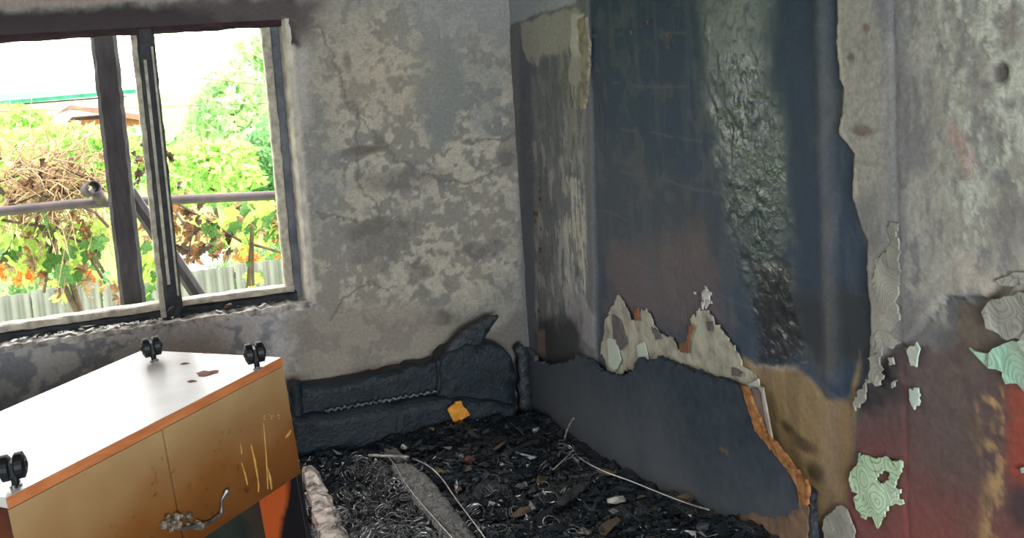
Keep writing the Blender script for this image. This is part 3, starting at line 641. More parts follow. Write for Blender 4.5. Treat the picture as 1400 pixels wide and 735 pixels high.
Z = pile(X, Y) + (fbm(X * 30, Y * 30, 4, 51) - .5) * .035 + (fbm(X * 90, Y * 90, 2, 52) - .5) * .012
edge = np.minimum.reduce([(X - XA) / .05, (Y - YA) / .1, np.ones_like(X)]); Z = np.maximum(Z * np.clip(edge, 0, 1), .002)
idx = np.arange(X.size).reshape(X.shape)
F = np.stack([idx[:-1, :-1], idx[1:, :-1], idx[1:, 1:], idx[:-1, 1:]], -1).reshape(-1, 4)
M_rub = noise_mat('black_rubble', srgb(8, 17, 26), srgb(32, 44, 56), 34, .35, .7, 1.0, 130, bdist=.012, c3=srgb(84, 84, 82), lo=.35, hi=.75)
tag(mesh_obj('burnt_rubble', np.stack([X, Y, Z], -1).reshape(-1, 3), F, M_rub, smooth=True), 'bed of black charred rubble between the right wall and the overturned stand', 'rubble', kind='stuff')
def on_pile(px, py):
    d = ray(px, py); t = 2.0
    for _ in range(400):
        P = CAM + d * t
        if P[2] <= pile(P[0], P[1]): break
        t += .01
    return P
# crumbs: tens of thousands of slivers, one object
NC = 22000
cx = rng.uniform(XA + .04, XB - .07, NC); cy = rng.uniform(-2.4, -.2, NC)
keep_ = vnoise(cx * 9, cy * 9) > .3
cx, cy = cx[keep_], cy[keep_]; NC = len(cx)
cz = pile(cx, cy) + rng.uniform(0, .014, NC)
s_ = rng.uniform(.003, .0085, NC) * (1 + 1.3 * (rng.random(NC) > .93)); el = rng.uniform(1, 2.8, NC)
T = rng.normal(size=(NC, 4, 3)) * np.stack([s_ * el, s_, s_ * .5], -1)[:, None, :]
th_ = rng.uniform(0, 6.28, NC); c_, q_ = np.cos(th_), np.sin(th_)
T = np.stack([T[..., 0] * c_[:, None] - T[..., 1] * q_[:, None], T[..., 0] * q_[:, None] + T[..., 1] * c_[:, None], T[..., 2]], -1)
T += np.stack([cx, cy, cz], -1)[:, None, :]
ti = np.arange(NC)[:, None] * 4
TF = np.concatenate([ti + np.array(k) for k in ((0, 1, 2), (0, 2, 3), (0, 3, 1), (1, 3, 2))])
M_crumb = noise_mat('char_crumbs', srgb(10, 20, 30), srgb(42, 52, 62), 30, .28, .8, 0, c3=srgb(150, 150, 148), lo=.35, hi=.72)
tag(mesh_obj('char_crumbs', T.reshape(-1, 3), TF, M_crumb), 'fine charred splinters and crumbs scattered over the rubble', 'char', kind='stuff')

# ------------------------------------------------------------------ burnt mattress: springs, border wires, felt
M_wire = noise_mat('burnt_steel', srgb(160, 160, 160), srgb(70, 72, 76), 60, .35, .5, 0, metal=.5)
M_wirelight = noise_mat('bare_steel', srgb(226, 224, 220), srgb(160, 158, 156), 30, .4, .5, 0, metal=.4)
M_felt = noise_mat('ashy_felt', srgb(84, 84, 86), srgb(160, 158, 154), 60, .8, .4, .9, 120, bdist=.01)
bp_ = on_pile(560, 680)
mat_ = empty('burnt_mattress', tuple(bp_), 'remains of a sprung mattress, bare coil springs and wires amid black rubble', 'mattress')
def coil_mesh(name, turns, r, h, seed):
    r0 = np.random.default_rng(seed); n = int(11 * turns); bm = bmesh.new()
    sq = r0.uniform(.7, 1)
    pts = [(math.cos(i * 2 * math.pi / 11) * r * (1 + .1 * math.sin(i * .9)), math.sin(i * 2 * math.pi / 11) * r * sq, h * i / n) for i in range(n + 1)]
    tube(bm, pts, .0018, 4)
    me = bpy.data.meshes.new(name); bm.to_mesh(me); bm.free(); me.materials.append(M_wire); return me
coils = [coil_mesh('coil_spring', t, r, h, i) for i, (t, r, h) in enumerate(((2.2, .026, .03), (1.4, .03, .02), (3.2, .024, .05), (1.0, .028, .012), (2.0, .02, .04)))]
def part_at(me, name, P, R_, parent, s=1.0):
    o = bpy.data.objects.new(name, me); COL.objects.link(o); o.parent = parent
    o.matrix_parent_inverse = parent.matrix_basis.inverted()
    o.matrix_basis = Matrix.Translation(Vector(P)) @ R_.to_matrix().to_4x4() @ Matrix.Scale(s, 4)
    return o
from mathutils import Euler
ns = 0
for i in range(900):
    if ns >= 170: break
    px = random.uniform(455, 640) if i % 14 else random.uniform(640, 800); py = random.uniform(610, 770)
    if px < 640 and px > np.interp(py, [600, 645, 672, 700, 738, 775], [530, 532, 548, 566, 600, 632]): continue
    P = on_pile(px, py)
    if not (XA + .05 < P[0] < -.1 and P[1] < -.4): continue
    part_at(coils[ns % 5], 'coil_spring', (P[0], P[1], P[2] + .014), Euler((random.uniform(-.9, .9), random.uniform(-.9, .9), random.uniform(0, 6.28))), mat_, random.uniform(.8, 1.15)); ns += 1
def wire_px(name, pts, r, mat, parent, lift=.012, n=5):
    Q = [on_pile(*p) for p in pts]; Q = [Vector((q[0], q[1], q[2] + lift)) for q in Q]
    out = []
    for i in range(len(Q) - 1):
        p0 = Q[max(i - 1, 0)]; p1 = Q[i]; p2 = Q[i + 1]; p3 = Q[min(i + 2, len(Q) - 1)]
        for k in range(6):
            t = k / 6; out.append(.5 * ((2 * p1) + (p2 - p0) * t + (2 * p0 - 5 * p1 + 4 * p2 - p3) * t * t + (3 * p1 - p0 - 3 * p2 + p3) * t ** 3))
    out.append(Q[-1]); bm = bmesh.new(); tube(bm, out, r, n)
    return bm_obj(name, bm, mat, parent, True)
wire_px('border_wire', [(527, 632), (540, 648), (556, 676), (574, 700), (606, 737), (640, 775)], .0026, M_wirelight, mat_, .042)
wire_px('border_wire', [(565, 640), (588, 652), (606, 670), (625, 698), (652, 735), (680, 775)], .0026, M_wirelight, mat_, .042)
fv, ff = [], []
LQ = [(535, 645), (552, 672), (572, 700), (604, 738), (640, 775)]; RQ = [(566, 645), (590, 662), (612, 690), (645, 735), (676, 775)]
for k in range(41):
    t = k / 40 * 4; i = min(int(t), 3); u = t - i
    a = np.array(LQ[i]) * (1 - u) + np.array(LQ[i + 1]) * u; b = np.array(RQ[i]) * (1 - u) + np.array(RQ[i + 1]) * u
    for j in range(13):
        q = a + (b - a) * j / 12; P = on_pile(*q); fv.append((P[0], P[1], P[2] + .034 + random.gauss(0, .0035) - .02 * (j in (0, 12))))
for k in range(40):
    for j in range(12): ff.append((k * 13 + j, k * 13 + j + 1, k * 13 + 14 + j, k * 13 + 13 + j))
mesh_obj('felt_strip', fv, ff, M_felt, mat_, True)

# ------------------------------------------------------------------ charred sofa back along the back wall
def slab(name, pts, y, th, mat, parent, seed=0, amp=.006, step=.03, jit=.004, tilt=0.0, label=None):
    """thick charred slab: outline as photo pixels on the plane y, blistered front"""
    P2 = [(p[0], p[2]) for p in (at(a, b, 1, y) for a, b in pts)]
    R_ = resample(P2, step, jit, seed); bm = bmesh.new()
    vs = [bm.verts.new((q[0], y, q[1])) for q in R_]
    es = [bm.edges.new((vs[i], vs[(i + 1) % len(vs)])) for i in range(len(vs))]
    bmesh.ops.triangle_fill(bm, edges=es, use_beauty=True); bmesh.ops.triangulate(bm, faces=bm.faces[:])
    for _ in range(2):
        bmesh.ops.subdivide_edges(bm, edges=[e for e in bm.edges if e.calc_length() > .035], cuts=1); bmesh.ops.triangulate(bm, faces=bm.faces[:])
    geo = bmesh.ops.extrude_face_region(bm, geom=bm.faces[:])
    back = [g for g in geo['geom'] if isinstance(g, bmesh.types.BMVert)]
    for v in back: v.co.y += th
    bs = set(back); a = np.array([(v.co.x, v.co.z) for v in bm.verts]); nn = fbm(a[:, 0] * 12, a[:, 1] * 12, 3, 70 + seed); z0 = a[:, 1].min()
    for i, v in enumerate(bm.verts):
        if v not in bs: v.co.y -= (nn[i] - .4) * amp * 2.2
        v.co.y += (v.co.z - z0) * tilt
    o = bm_obj(name, bm, mat, parent, True)
    if label: tag(o, label)
    return o
sofa = empty('burnt_sofa', (-.6, -.15, .02), 'blue-black charred sofa back slumped against the window wall', 'sofa')
slab('back_board', [(398, 530), (404, 524), (412, 531), (450, 527), (500, 517), (560, 503), (596, 494), (606, 500), (606, 552), (560, 556), (500, 565), (440, 576), (402, 580)], -.13, .09, M_charblue, sofa, 1, label='long charred back panel')
slab('seat_front', [(400, 574), (440, 572), (500, 560), (600, 546), (660, 548), (704, 556), (706, 600), (640, 606), (560, 614), (470, 620), (402, 622)], -.22, .16, M_charblue, sofa, 2, .009)
slab('arm_block', [(600, 490), (612, 482), (640, 474), (668, 470), (688, 476), (698, 488), (704, 506), (706, 575), (604, 580)], -.17, .13, M_charblue, sofa, 3, .009)
slab('curled_flap', [(606, 488), (612, 478), (622, 464), (636, 450), (652, 440), (668, 434), (682, 431), (676, 440), (668, 452), (660, 470), (654, 486), (640, 500), (610, 502)], -.15, .025, M_char, sofa, 4, .01, .015, .002, label='curled upright charred flap')
slab('end_stile', [(398, 526), (412, 524), (416, 590), (402, 592)], -.15, .06, M_charblue, sofa, 5, .004)
slab('end_stile', [(596, 494), (608, 492), (611, 560), (600, 562)], -.155, .06, M_charblue, sofa, 6, .004)
bm = bmesh.new()
for k in range(60):
    t = k / 59; px = 446 + 150 * t; py = 561 - 26 * t + math.sin(k * 1.7) * 1.2
    P = at(px, py, 1, -.165 + random.gauss(0, .003))
    r = bmesh.ops.create_icosphere(bm, subdivisions=1, radius=random.uniform(.004, .009))
    bmesh.ops.translate(bm, verts=r['verts'], vec=Vector(P))
bm_obj('seam', bm, noise_mat('melted_seam', srgb(40, 46, 54), srgb(110, 116, 122), 60, .3, .8, 0), sofa)
cp = empty('corner_post', (-.06, -.1, .03), 'short charred wooden post standing in the room corner beside the sofa', 'post')
slab('post', [(708, 478), (716, 470), (722, 478), (730, 565), (714, 568)], -.11, .05, M_char, cp, 8, .006, .02)

# ------------------------------------------------------------------ loose pieces lying on the rubble
def chunk_mesh(name, dims, seed, mat, n=14, flat=False):
    r0 = np.random.default_rng(seed); bm = bmesh.new()
    for p in r0.normal(size=(n, 3)):
        p = p / np.linalg.norm(p) * r0.uniform(.75, 1.05); bm.verts.new(Vector((p[0] * dims[0] / 2, p[1] * dims[1] / 2, p[2] * dims[2] / 2)))
    r = bmesh.ops.convex_hull(bm, input=bm.verts[:]); 
    bmesh.ops.delete(bm, geom=[g for g in r['geom_interior'] if isinstance(g, bmesh.types.BMVert)], context='VERTS')
    bmesh.ops.recalc_face_normals(bm, faces=bm.faces)
    me = bpy.data.meshes.new(name); bm.to_mesh(me); bm.free(); me.materials.append(mat); return me
def place(me, name, px, py, label, cat, rz=0., tilt=(0, 0), lift=.01, group=None, s=1.0, P=None):
    o = bpy.data.objects.new(name, me); COL.objects.link(o)
    if P is None: P = on_pile(px, py)
    o.location = (P[0], P[1], P[2] + lift); o.rotation_euler = (tilt[0], tilt[1], rz); o.scale = (s, s, s)
    return tag(o, label, cat, group)
M_amber = noise_mat('amber_foam', srgb(240, 172, 70), srgb(206, 132, 44), 30, .7, .3, .5)
M_ash = noise_mat('pale_ash', srgb(196, 192, 184), srgb(120, 116, 110), 30, .85)
M_tan = noise_mat('scorched_tan', srgb(120, 100, 78), srgb(70, 60, 52), 30, .8, c3=srgb(150, 130, 104))
M_brick = noise_mat('scorched_brick', srgb(118, 78, 64), srgb(80, 56, 50), 30, .85)
M_ochre = noise_mat('ochre_board', srgb(110, 90, 66), srgb(66, 58, 50), 20, .8, stretch=(1, 6, 1))
# the amber scrap, a torn square sheet
P = at(627, 563, 1, -.275); q = [at(x, y, 1, -.275) - P for x, y in ((612, 560), (617, 555), (622, 552), (624, 549), (631, 548), (633, 555), (638, 559), (643, 567), (635, 571), (628, 577), (620, 576), (616, 568))]
bm = bmesh.new(); t0 = [bm.verts.new((v[0], random.gauss(0, .003), v[2])) for v in q]; t1 = [bm.verts.new((v[0] * .97, .014, v[2] * .97)) for v in q]
bm.faces.new(t0); bm.faces.new(t1[::-1])
for i in range(12): bm.faces.new((t0[i], t0[(i + 1) % 12], t1[(i + 1) % 12], t1[i]))
me = bpy.data.meshes.new('foam_scrap'); bmesh.ops.recalc_face_normals(bm, faces=bm.faces); bm.to_mesh(me); bm.free(); me.materials.append(M_amber)
o = bpy.data.objects.new('foam_scrap', me); COL.objects.link(o); o.location = P; tag(o, 'bright amber-yellow square scrap on the charred sofa', 'scrap')
place(chunk_mesh('plaster_lump', (.085, .05, .03), 3, M_ash), 'plaster_lump', 843, 690, 'whitish plaster lump below the large charred panel', 'plaster', .2, (.1, .2), .018)
place(chunk_mesh('brick_chip', (.06, .045, .035), 4, M_brick), 'brick_chip', 641, 634, 'reddish brown brick chip on the rubble below the amber scrap', 'brick', .4, lift=.016)
place(chunk_mesh('rag_lump', (.10, .07, .04), 5, M_tan), 'rag_lump', 604, 648, 'olive tan crumpled lump left of the reddish brick chip', 'rag', .8, lift=.016)
place(chunk_mesh('wood_splinter', (.14, .025, .014), 6, M_tan), 'wood_splinter', 686, 615, 'long tan wood splinter lying right of the reddish brick chip', 'splinter', .45, (.1, -.15), .02)
place(chunk_mesh('plaster_crumb', (.03, .018, .04), 7, M_flake), 'plaster_crumb', 746, 679, 'small bright white pointed crumb amid the rubble', 'plaster', .2, (.3, .2), .015)
place(chunk_mesh('plaster_crumb', (.045, .03, .025), 8, M_ash), 'plaster_crumb', 733, 592, 'small pale crumb at the foot of the corner post', 'plaster', .2, lift=.015)
place(chunk_mesh('plaster_crumb', (.05, .03, .03), 9, M_ash), 'plaster_crumb', 553, 617, 'small pale upright crumb beside the bright steel strip', 'plaster', 1.0, (1.0, .2), .02)
place(chunk_mesh('board_scrap', (.13, .06, .02), 10, M_ochre), 'board_scrap', 738, 663, 'olive grey board scrap in the middle of the rubble', 'board', .9, (.1, .2), .022)
place(chunk_mesh('board_scrap', (.16, .07, .022), 11, M_ochre), 'board_scrap', 832, 728, 'largest olive board scrap at the bottom frame edge', 'board', .5, (-.1, -.1), .02)
place(chunk_mesh('board_scrap', (.10, .05, .03), 12, M_tan), 'board_scrap', 716, 706, 'tan rounded scrap left of the white pointed crumb', 'board', .1, lift=.018)
place(chunk_mesh('board_scrap', (.11, .045, .02), 13, M_tan), 'board_scrap', 826, 652, 'brown scrap wedged against the foot of the charred panel', 'board', -.7, lift=.02)
place(chunk_mesh('brick_chip', (.07, .05, .04), 14, M_tan), 'brick_chip', 938, 690, 'brown fragment at the foot of the panel near its bare core', 'brick', -.5, lift=.02)
protos = [chunk_mesh('charred_fragment', d, 30 + i, m) for i, (d, m) in enumerate((((.07, .04, .025), M_char), ((.10, .02, .015), M_charmatt), ((.05, .045, .02), M_charmatt), ((.08, .05, .012), M_felt), ((.06, .03, .03), M_char), ((.13, .03, .012), M_charmatt), ((.06, .045, .01), M_tan)))]
FN = [('charred_lump', 'flat black charred lump on the floor rubble', 'lump', 'flat black lumps on the rubble'), ('charred_sliver', 'thin black charred sliver on the floor rubble', 'sliver', 'thin slivers on the rubble'), ('burnt_clod', 'squat dull black clod on the floor rubble', 'clod', 'dull clods on the rubble'),
      ('felt_flake', 'grey ashy felt flake on the floor rubble', 'flake', 'grey felt flakes on the rubble'), ('charred_nugget', 'rounded black charred nugget on the floor rubble', 'nugget', 'rounded nuggets on the rubble'), ('charred_splint', 'long dull black splint on the floor rubble', 'splint', 'long splints on the rubble'), ('tan_flake', 'scorched tan flake on the floor rubble', 'flake', 'tan flakes on the rubble')]
n = 0
for i in range(400):
    if n >= 120: break
    px, py = random.uniform(430, 1010), random.uniform(585, 760)
    if py < 590 + max(0, px - 740) * .5: continue
    P = on_pile(px, py)
    if not (XA + .08 < P[0] < -.13 and P[1] < -.3): continue
    k = random.choice([0, 1, 2, 3, 4, 5, 0, 1, 2, 4, 6])
    place(protos[k], FN[k][0], 0, 0, FN[k][1], FN[k][2], random.uniform(0, 6.28), (random.uniform(-.4, .4), random.uniform(-.4, .4)), .014, FN[k][3], random.uniform(.55, 1.05), P); n += 1
def bar_px(name, a, b, w, th, mat, label, cat, lift=.02):
    A_, B_ = on_pile(*a), on_pile(*b); A_[2] += lift; B_[2] += lift
    d = Vector(B_ - A_); L_ = d.length; M_ = d.to_track_quat('X', 'Z').to_matrix().to_4x4(); M_.translation = Vector((A_ + B_) / 2)
    bm = bmesh.new(); box(bm, (-L_ / 2, -w / 2, -th / 2), (L_ / 2, w / 2, th / 2)); bmesh.ops.bevel(bm, geom=bm.edges[:], offset=min(w, th) * .2, segments=1, affect='EDGES')
    bmesh.ops.subdivide_edges(bm, edges=[e for e in bm.edges if e.calc_length() > L_ * .5], cuts=10)
    for v in bm.verts: v.co += Vector(rng.normal(size=3) * min(w, th) * .06)
    o = bm_obj(name, bm, mat); o.matrix_basis = M_
    return tag(o, label, cat)
bar_px('steel_strip', (506, 638), (560, 641), .012, .008, M_wirelight, 'bright bare steel strip lying across the mattress springs', 'metal strip', .05)
bar_px('charred_stick', (492, 580), (552, 640), .045, .012, M_felt, 'grey charred stick running from the sofa to the steel strip', 'stick', .025)
bar_px('charred_stick', (690, 632), (735, 612), .03, .014, M_charmatt, 'dark charred stick right of the tan splinter', 'stick', .03)
bar_px('charred_stick', (765, 700), (800, 672), .03, .014, M_charmatt, 'dark charred stick left of the whitish plaster lump', 'stick', .03)
tag(wire_px('steel_wire', [(792, 640), (806, 650), (830, 662), (862, 674), (900, 690), (940, 706), (970, 716)], .0026, M_wirelight, None, .045), 'long thin pale wire along the foot of the charred panel', 'wire')
tag(wire_px('steel_rod', [(757, 652), (770, 640), (784, 626)], .003, M_wirelight, None, .03), 'short bright steel rod stub amid the rubble near the corner', 'rod')
bm = bmesh.new()
P = on_pile(771, 604); Q = P + np.array([.035, -.01, .09])
tube(bm, [tuple(P), tuple(P + np.array([.012, 0, .04])), tuple(Q), tuple(Q + np.array([.02, 0, .012])), tuple(Q + np.array([.035, 0, -.004]))], .004, 6)
tag(bm_obj('bent_wire', bm, M_felt), 'bent dark wire sticking up in front of the charred panel', 'wire')
tag(wire_px('loose_wire', [(640, 560), (676, 572), (700, 585), (716, 600)], .002, M_wire, None, .02), 'thin dark wire lying in the corner below the sofa arm', 'wire')
# pale ash-covered plank beside the stand
pk = [on_pile(*p) for p in ((424, 652), (440, 695), (456, 740), (472, 785))]
vs, fs = [], []
r0 = np.random.default_rng(9); K = 30
for k in range(K + 1):
    t = k / K * 3; i = min(int(t), 2); u = t - i; c = pk[i] * (1 - u) + pk[i + 1] * u
    w = .028 + .018 * min(1, t / 1.2) + r0.normal() * .005; zt = .05 + r0.normal() * .004
    for dx, dz in ((-w, 0), (-w * .95, zt), (-w * .3, zt + .008 + r0.normal() * .004), (w * .4, zt + r0.normal() * .006), (w * .95, zt - .012), (w, 0)):
        vs.append((c[0] + dx * .95, c[1] - dx * .3, c[2] + dz - .005))
for k in range(K):
    for j in range(5): fs.append((k * 6 + j, k * 6 + j + 1, k * 6 + 7 + j, k * 6 + 6 + j))
fs += [tuple(range(5, -1, -1)), tuple(range(K * 6, K * 6 + 6))]
tag(mesh_obj('ashy_plank', vs, fs, noise_mat('ash_crust', srgb(226, 216, 206), srgb(150, 142, 134), 26, .85, .3, .7, 60, c3=srgb(70, 62, 62), lo=.42, hi=.6, bdist=.01)), 'whitish ash-crusted plank beside the right end of the overturned stand', 'plank')
# ------------------------------------------------------------------ overturned stand on its top, castors up
BL, BW, BH, BF = .9436, .6085, .765, .374
def rot3(a, b, c):
    ca, sa = math.cos(a), math.sin(a); cb, sb = math.cos(b), math.sin(b); cc, s3 = math.cos(c), math.sin(c)
    return np.array([[ca, -sa, 0], [sa, ca, 0], [0, 0, 1]]) @ np.array([[1, 0, 0], [0, cb, -sb], [0, sb, cb]]) @ np.array([[cc, 0, s3], [0, 1, 0], [-s3, 0, cc]])
SM = rot3(.71807496, -.05570145, -.04683145)
BC_ = np.array([-1.26606, -1.2816, .85])
S0 = BC_ - SM @ np.array([BL / 2, -BW / 2, BH])
stand = empty('overturned_stand', (0, 0, 0), 'overturned low cabinet with tan doors and white castored underside below the window', 'cabinet')
stand.matrix_basis = Matrix([[*SM[i], S0[i]] for i in range(3)] + [[0, 0, 0, 1]])
def sbox(name, lo, hi, mat, bevel=.0015, parent=None, label=None):
    bm = bmesh.new(); box(bm, lo, hi)
    if bevel: bmesh.ops.bevel(bm, geom=bm.edges[:], offset=bevel, segments=1, affect='EDGES')
    o = bm_obj(name, bm, mat, parent or stand)
    o.matrix_parent_inverse = Matrix.Identity(4)
    return tag(o, label) if label else o
def on_plane(px, py, lz=None, ly=None):
    """stand-frame point on its underside (lz) or its front (ly)"""
    d = SM.T @ ray(px, py); o = SM.T @ (CAM - S0)
    t = (lz - o[2]) / d[2] if lz is not None else (ly - o[1]) / d[1]
    return o + t * d
M_white = noise_mat('white_laminate', srgb(244, 242, 238), srgb(228, 222, 216), 7, .3, .6, .05, 30, detail=8)
M_orange = noise_mat('orange_edge_band', srgb(214, 136, 84), srgb(184, 108, 64), 18, .55, .4, .2, stretch=(.6, 4, 4))
def front_mat():
    m, N, L, b = mat_base('smoked_tan_laminate', srgb(150, 110, 64), .32, .5)
    tc = N.new('ShaderNodeTexCoord'); sx = N.new('ShaderNodeSeparateXYZ'); L.new(tc.outputs['Object'], sx.inputs[0])
    nz = N.new('ShaderNodeTexNoise'); nz.inputs['Scale'].default_value = 6; nz.inputs['Detail'].default_value = 6; L.new(tc.outputs['Object'], nz.inputs['Vector'])
    a = N.new('ShaderNodeMath'); a.operation = 'MULTIPLY_ADD'; a.inputs[1].default_value = .22; L.new(nz.outputs['Fac'], a.inputs[0]); L.new(sx.outputs['Z'], a.inputs[2])
    mr = N.new('ShaderNodeMapRange'); mr.inputs['From Min'].default_value = .45; mr.inputs['From Max'].default_value = .86; L.new(a.outputs[0], mr.inputs['Value'])
    cr = N.new('ShaderNodeValToRGB'); e = cr.color_ramp.elements
    e[0].position = 0; e[0].color = (*srgb(98, 54, 22), 1); e[1].position = 1; e[1].color = (*srgb(176, 146, 104), 1)
    k = e.new(.45); k.color = (*srgb(134, 86, 42), 1); L.new(mr.outputs[0], cr.inputs[0])
    n2 = N.new('ShaderNodeTexNoise'); n2.inputs['Scale'].default_value = 28; n2.inputs['Detail'].default_value = 7; L.new(tc.outputs['Object'], n2.inputs['Vector'])
    c2 = N.new('ShaderNodeValToRGB'); c2.color_ramp.elements[0].position = .25; c2.color_ramp.elements[0].color = (.5, .46, .42, 1); c2.color_ramp.elements[1].position = .36; c2.color_ramp.elements[1].color = (1, 1, 1, 1)
    L.new(n2.outputs['Fac'], c2.inputs[0])
    mx = N.new('ShaderNodeMix'); mx.data_type = 'RGBA'; mx.blend_type = 'MULTIPLY'; mx.inputs['Factor'].default_value = 1; L.new(cr.outputs[0], mx.inputs[6]); L.new(c2.outputs[0], mx.inputs[7]); L.new(mx.outputs[2], b.inputs['Base Color'])
    return m
M_front = front_mat()
M_inner = noise_mat('scorched_side_panel', srgb(120, 64, 40), srgb(52, 32, 26), 5, .5, .4, .2, lo=.35, hi=.6)
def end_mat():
    m, N, L, b = mat_base('shaded_end_panel', (.1, .1, .1), .5, .4)
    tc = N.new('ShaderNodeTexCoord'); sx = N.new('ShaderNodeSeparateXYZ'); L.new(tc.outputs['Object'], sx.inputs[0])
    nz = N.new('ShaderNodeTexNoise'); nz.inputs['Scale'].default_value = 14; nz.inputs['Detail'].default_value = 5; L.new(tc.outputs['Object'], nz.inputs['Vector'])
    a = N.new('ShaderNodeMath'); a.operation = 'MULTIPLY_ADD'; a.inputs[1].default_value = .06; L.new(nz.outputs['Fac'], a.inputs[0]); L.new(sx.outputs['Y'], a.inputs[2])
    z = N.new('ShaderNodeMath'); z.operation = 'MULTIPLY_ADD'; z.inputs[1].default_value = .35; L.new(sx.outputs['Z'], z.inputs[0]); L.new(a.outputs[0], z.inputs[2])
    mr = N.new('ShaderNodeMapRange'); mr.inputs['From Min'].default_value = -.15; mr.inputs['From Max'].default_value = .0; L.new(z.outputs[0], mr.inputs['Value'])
    cr = N.new('ShaderNodeValToRGB'); e = cr.color_ramp.elements; e[0].position = .25; e[0].color = (*srgb(30, 26, 30), 1); e[1].position = .42; e[1].color = (*srgb(206, 96, 44), 1)  # dark front zone paints in the black shadow near the edge
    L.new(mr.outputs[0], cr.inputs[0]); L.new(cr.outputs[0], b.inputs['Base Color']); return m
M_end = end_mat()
M_backp = noise_mat('sooty_green_back', srgb(30, 44, 42), srgb(52, 62, 56), 6, .3, .5, .1)
M_rubber = noise_mat('black_castor', srgb(12, 14, 18), srgb(26, 30, 36), 20, .5, .35, 0)
M_zinc = noise_mat('zinc_plate', srgb(150, 150, 150), srgb(100, 100, 102), 30, .4, .5, 0, metal=.7)
T_ = .026; hx, hy = BL / 2, BW / 2
sbox('underside_panel', (-hx + .002, -hy + .002, BH - T_), (hx - .002, hy, BH), M_white, 0, label='white underside board with brown scorch marks')
sbox('edge_band', (-hx, -hy - .002, BH - T_ - .001), (hx, -hy + .0025, BH - .0005), M_orange, .001, label='orange edge band')
sbox('edge_band', (hx - .0025, -hy + .0025, BH - T_), (hx, hy, BH - .0005), M_orange, .001)
sbox('side_panel', (hx - .02, -hy + .004, 0), (hx, hy, BH - T_), M_end, label='end panel, shadow painted dark near the front, orange deeper inside')
sbox('side_panel', (-hx, -hy + .004, 0), (-hx + .02, hy, BH - T_), M_inner)
sbox('back_panel', (-hx + .02, -hy + .18, .02), (hx - .02, -hy + .188, BH - BF), M_backp, 0, label='dark green back panel')
sbox('shelf', (-hx + .02, -hy + .03, BH - BF), (hx - .02, hy - .02, BH - BF + .018), M_inner)
sbox('top_panel', (-hx + .02, -hy + .004, 0), (hx - .02, hy - .02, .02), M_inner)
s1 = on_plane(222, 586, ly=-hy)[0]
sbox('inner_frame', (s1 - .03, -hy + .02, BH - BF + .02), (s1 + .03, -hy + .03, BH - T_), M_rubber)
sbox('door', (s1 + .0035, -hy, BH - BF), (hx - .001, -hy + .018, BH - T_ - .003), M_front, .0006)
sbox('door', (-hx + .001, -hy, BH - BF), (s1 - .0035, -hy + .018, BH - T_ - .003), M_front, .0006)
# scorched, bent pull and the melted drips beside it
hp = on_plane(246, 715, ly=-hy)
bm = bmesh.new()
for k in range(26):
    r = bmesh.ops.create_icosphere(bm, subdivisions=1, radius=random.uniform(.006, .016))
    q = on_plane(232 + random.gauss(0, 6) + 42 * (k % 3 == 0) * random.random(), 712 + random.gauss(0, 6), ly=-hy)
    bmesh.ops.translate(bm, verts=r['verts'], vec=Vector((q[0], -hy - .004 - random.random() * .012, q[2])))
pull = bm_obj('handle', bm, noise_mat('burnt_metal', srgb(60, 52, 44), srgb(170, 158, 138), 60, .35, .6, .4, metal=.3), stand); pull.matrix_parent_inverse = Matrix.Identity(4); tag(pull, 'melted and bent metal pull')
bm = bmesh.new()
pp = [on_plane(*p, ly=-hy) for p in ((240, 722), (262, 718), (284, 712), (296, 700), (299, 684), (304, 670), (308, 668))]
tube(bm, [(p[0], -hy - .012 - .006 * (i % 2), p[2]) for i, p in enumerate(pp)], [.005, .006, .005, .004, .004, .007, .004], 6)
w_ = bm_obj('bent_bar', bm, M_zinc, pull); w_.matrix_parent_inverse = Matrix.Identity(4)
bm = bmesh.new()
for (x0, y0, x1, y1, w) in ((343, 608, 352, 652, .004), (330, 632, 338, 662, .003), (352, 652, 353, 672, .003), (360, 578, 366, 668, .0022), (366, 640, 371, 668, .004), (390, 598, 397, 588, .005), (328, 606, 330, 620, .002)):
    a = on_plane(x0, y0, ly=-hy); b = on_plane(x1, y1, ly=-hy)
    tube(bm, [(a[0], -hy - .001, a[2]), ((a[0] + b[0]) / 2, -hy - .003, (a[2] + b[2]) / 2), (b[0], -hy - .001, b[2])], [w * .4, w, w * .7], 6)
for k in range(9):
    q = on_plane(358 + k * 3 + random.gauss(0, 2), 570 - k * .2 + random.gauss(0, 2), ly=-hy)
    r = bmesh.ops.create_icosphere(bm, subdivisions=1, radius=.0026); bmesh.ops.translate(bm, verts=r['verts'], vec=Vector((q[0], -hy - .001, q[2])))
d_ = bm_obj('melted_drips', bm, noise_mat('yellow_drip', srgb(206, 166, 92), srgb(176, 130, 60), 40, .5), stand); d_.matrix_parent_inverse = Matrix.Identity(4); tag(d_, 'pale yellow melted drips'); d_['kind'] = 'stuff'
# scorch blisters on the underside
for i, (x, y, rx, ry) in enumerate(((284, 510, .03, .042), (252, 497, .012, .02), (262, 521, .012, .02), (282, 482, .01, .015))):
    c = on_plane(x, y, lz=BH); bm = bmesh.new(); r0 = np.random.default_rng(i)
    ring = [bm.verts.new((c[0] + rx * math.cos(a) * r0.uniform(.6, 1.1), c[1] + ry * math.sin(a) * r0.uniform(.6, 1.1), BH + .0005)) for a in np.linspace(0, 2 * math.pi, 15)[:-1]]
    top = bm.verts.new((c[0], c[1], BH + .004))
    for j in range(14): bm.faces.new((ring[j], ring[(j + 1) % 14], top))
    b_ = bm_obj('scorch_blister', bm, noise_mat('scorch_blister', srgb(170, 110, 86), srgb(120, 70, 52), 40, .8) if i == 0 else bpy.data.materials['scorch_blister'], stand); b_.matrix_parent_inverse = Matrix.Identity(4)
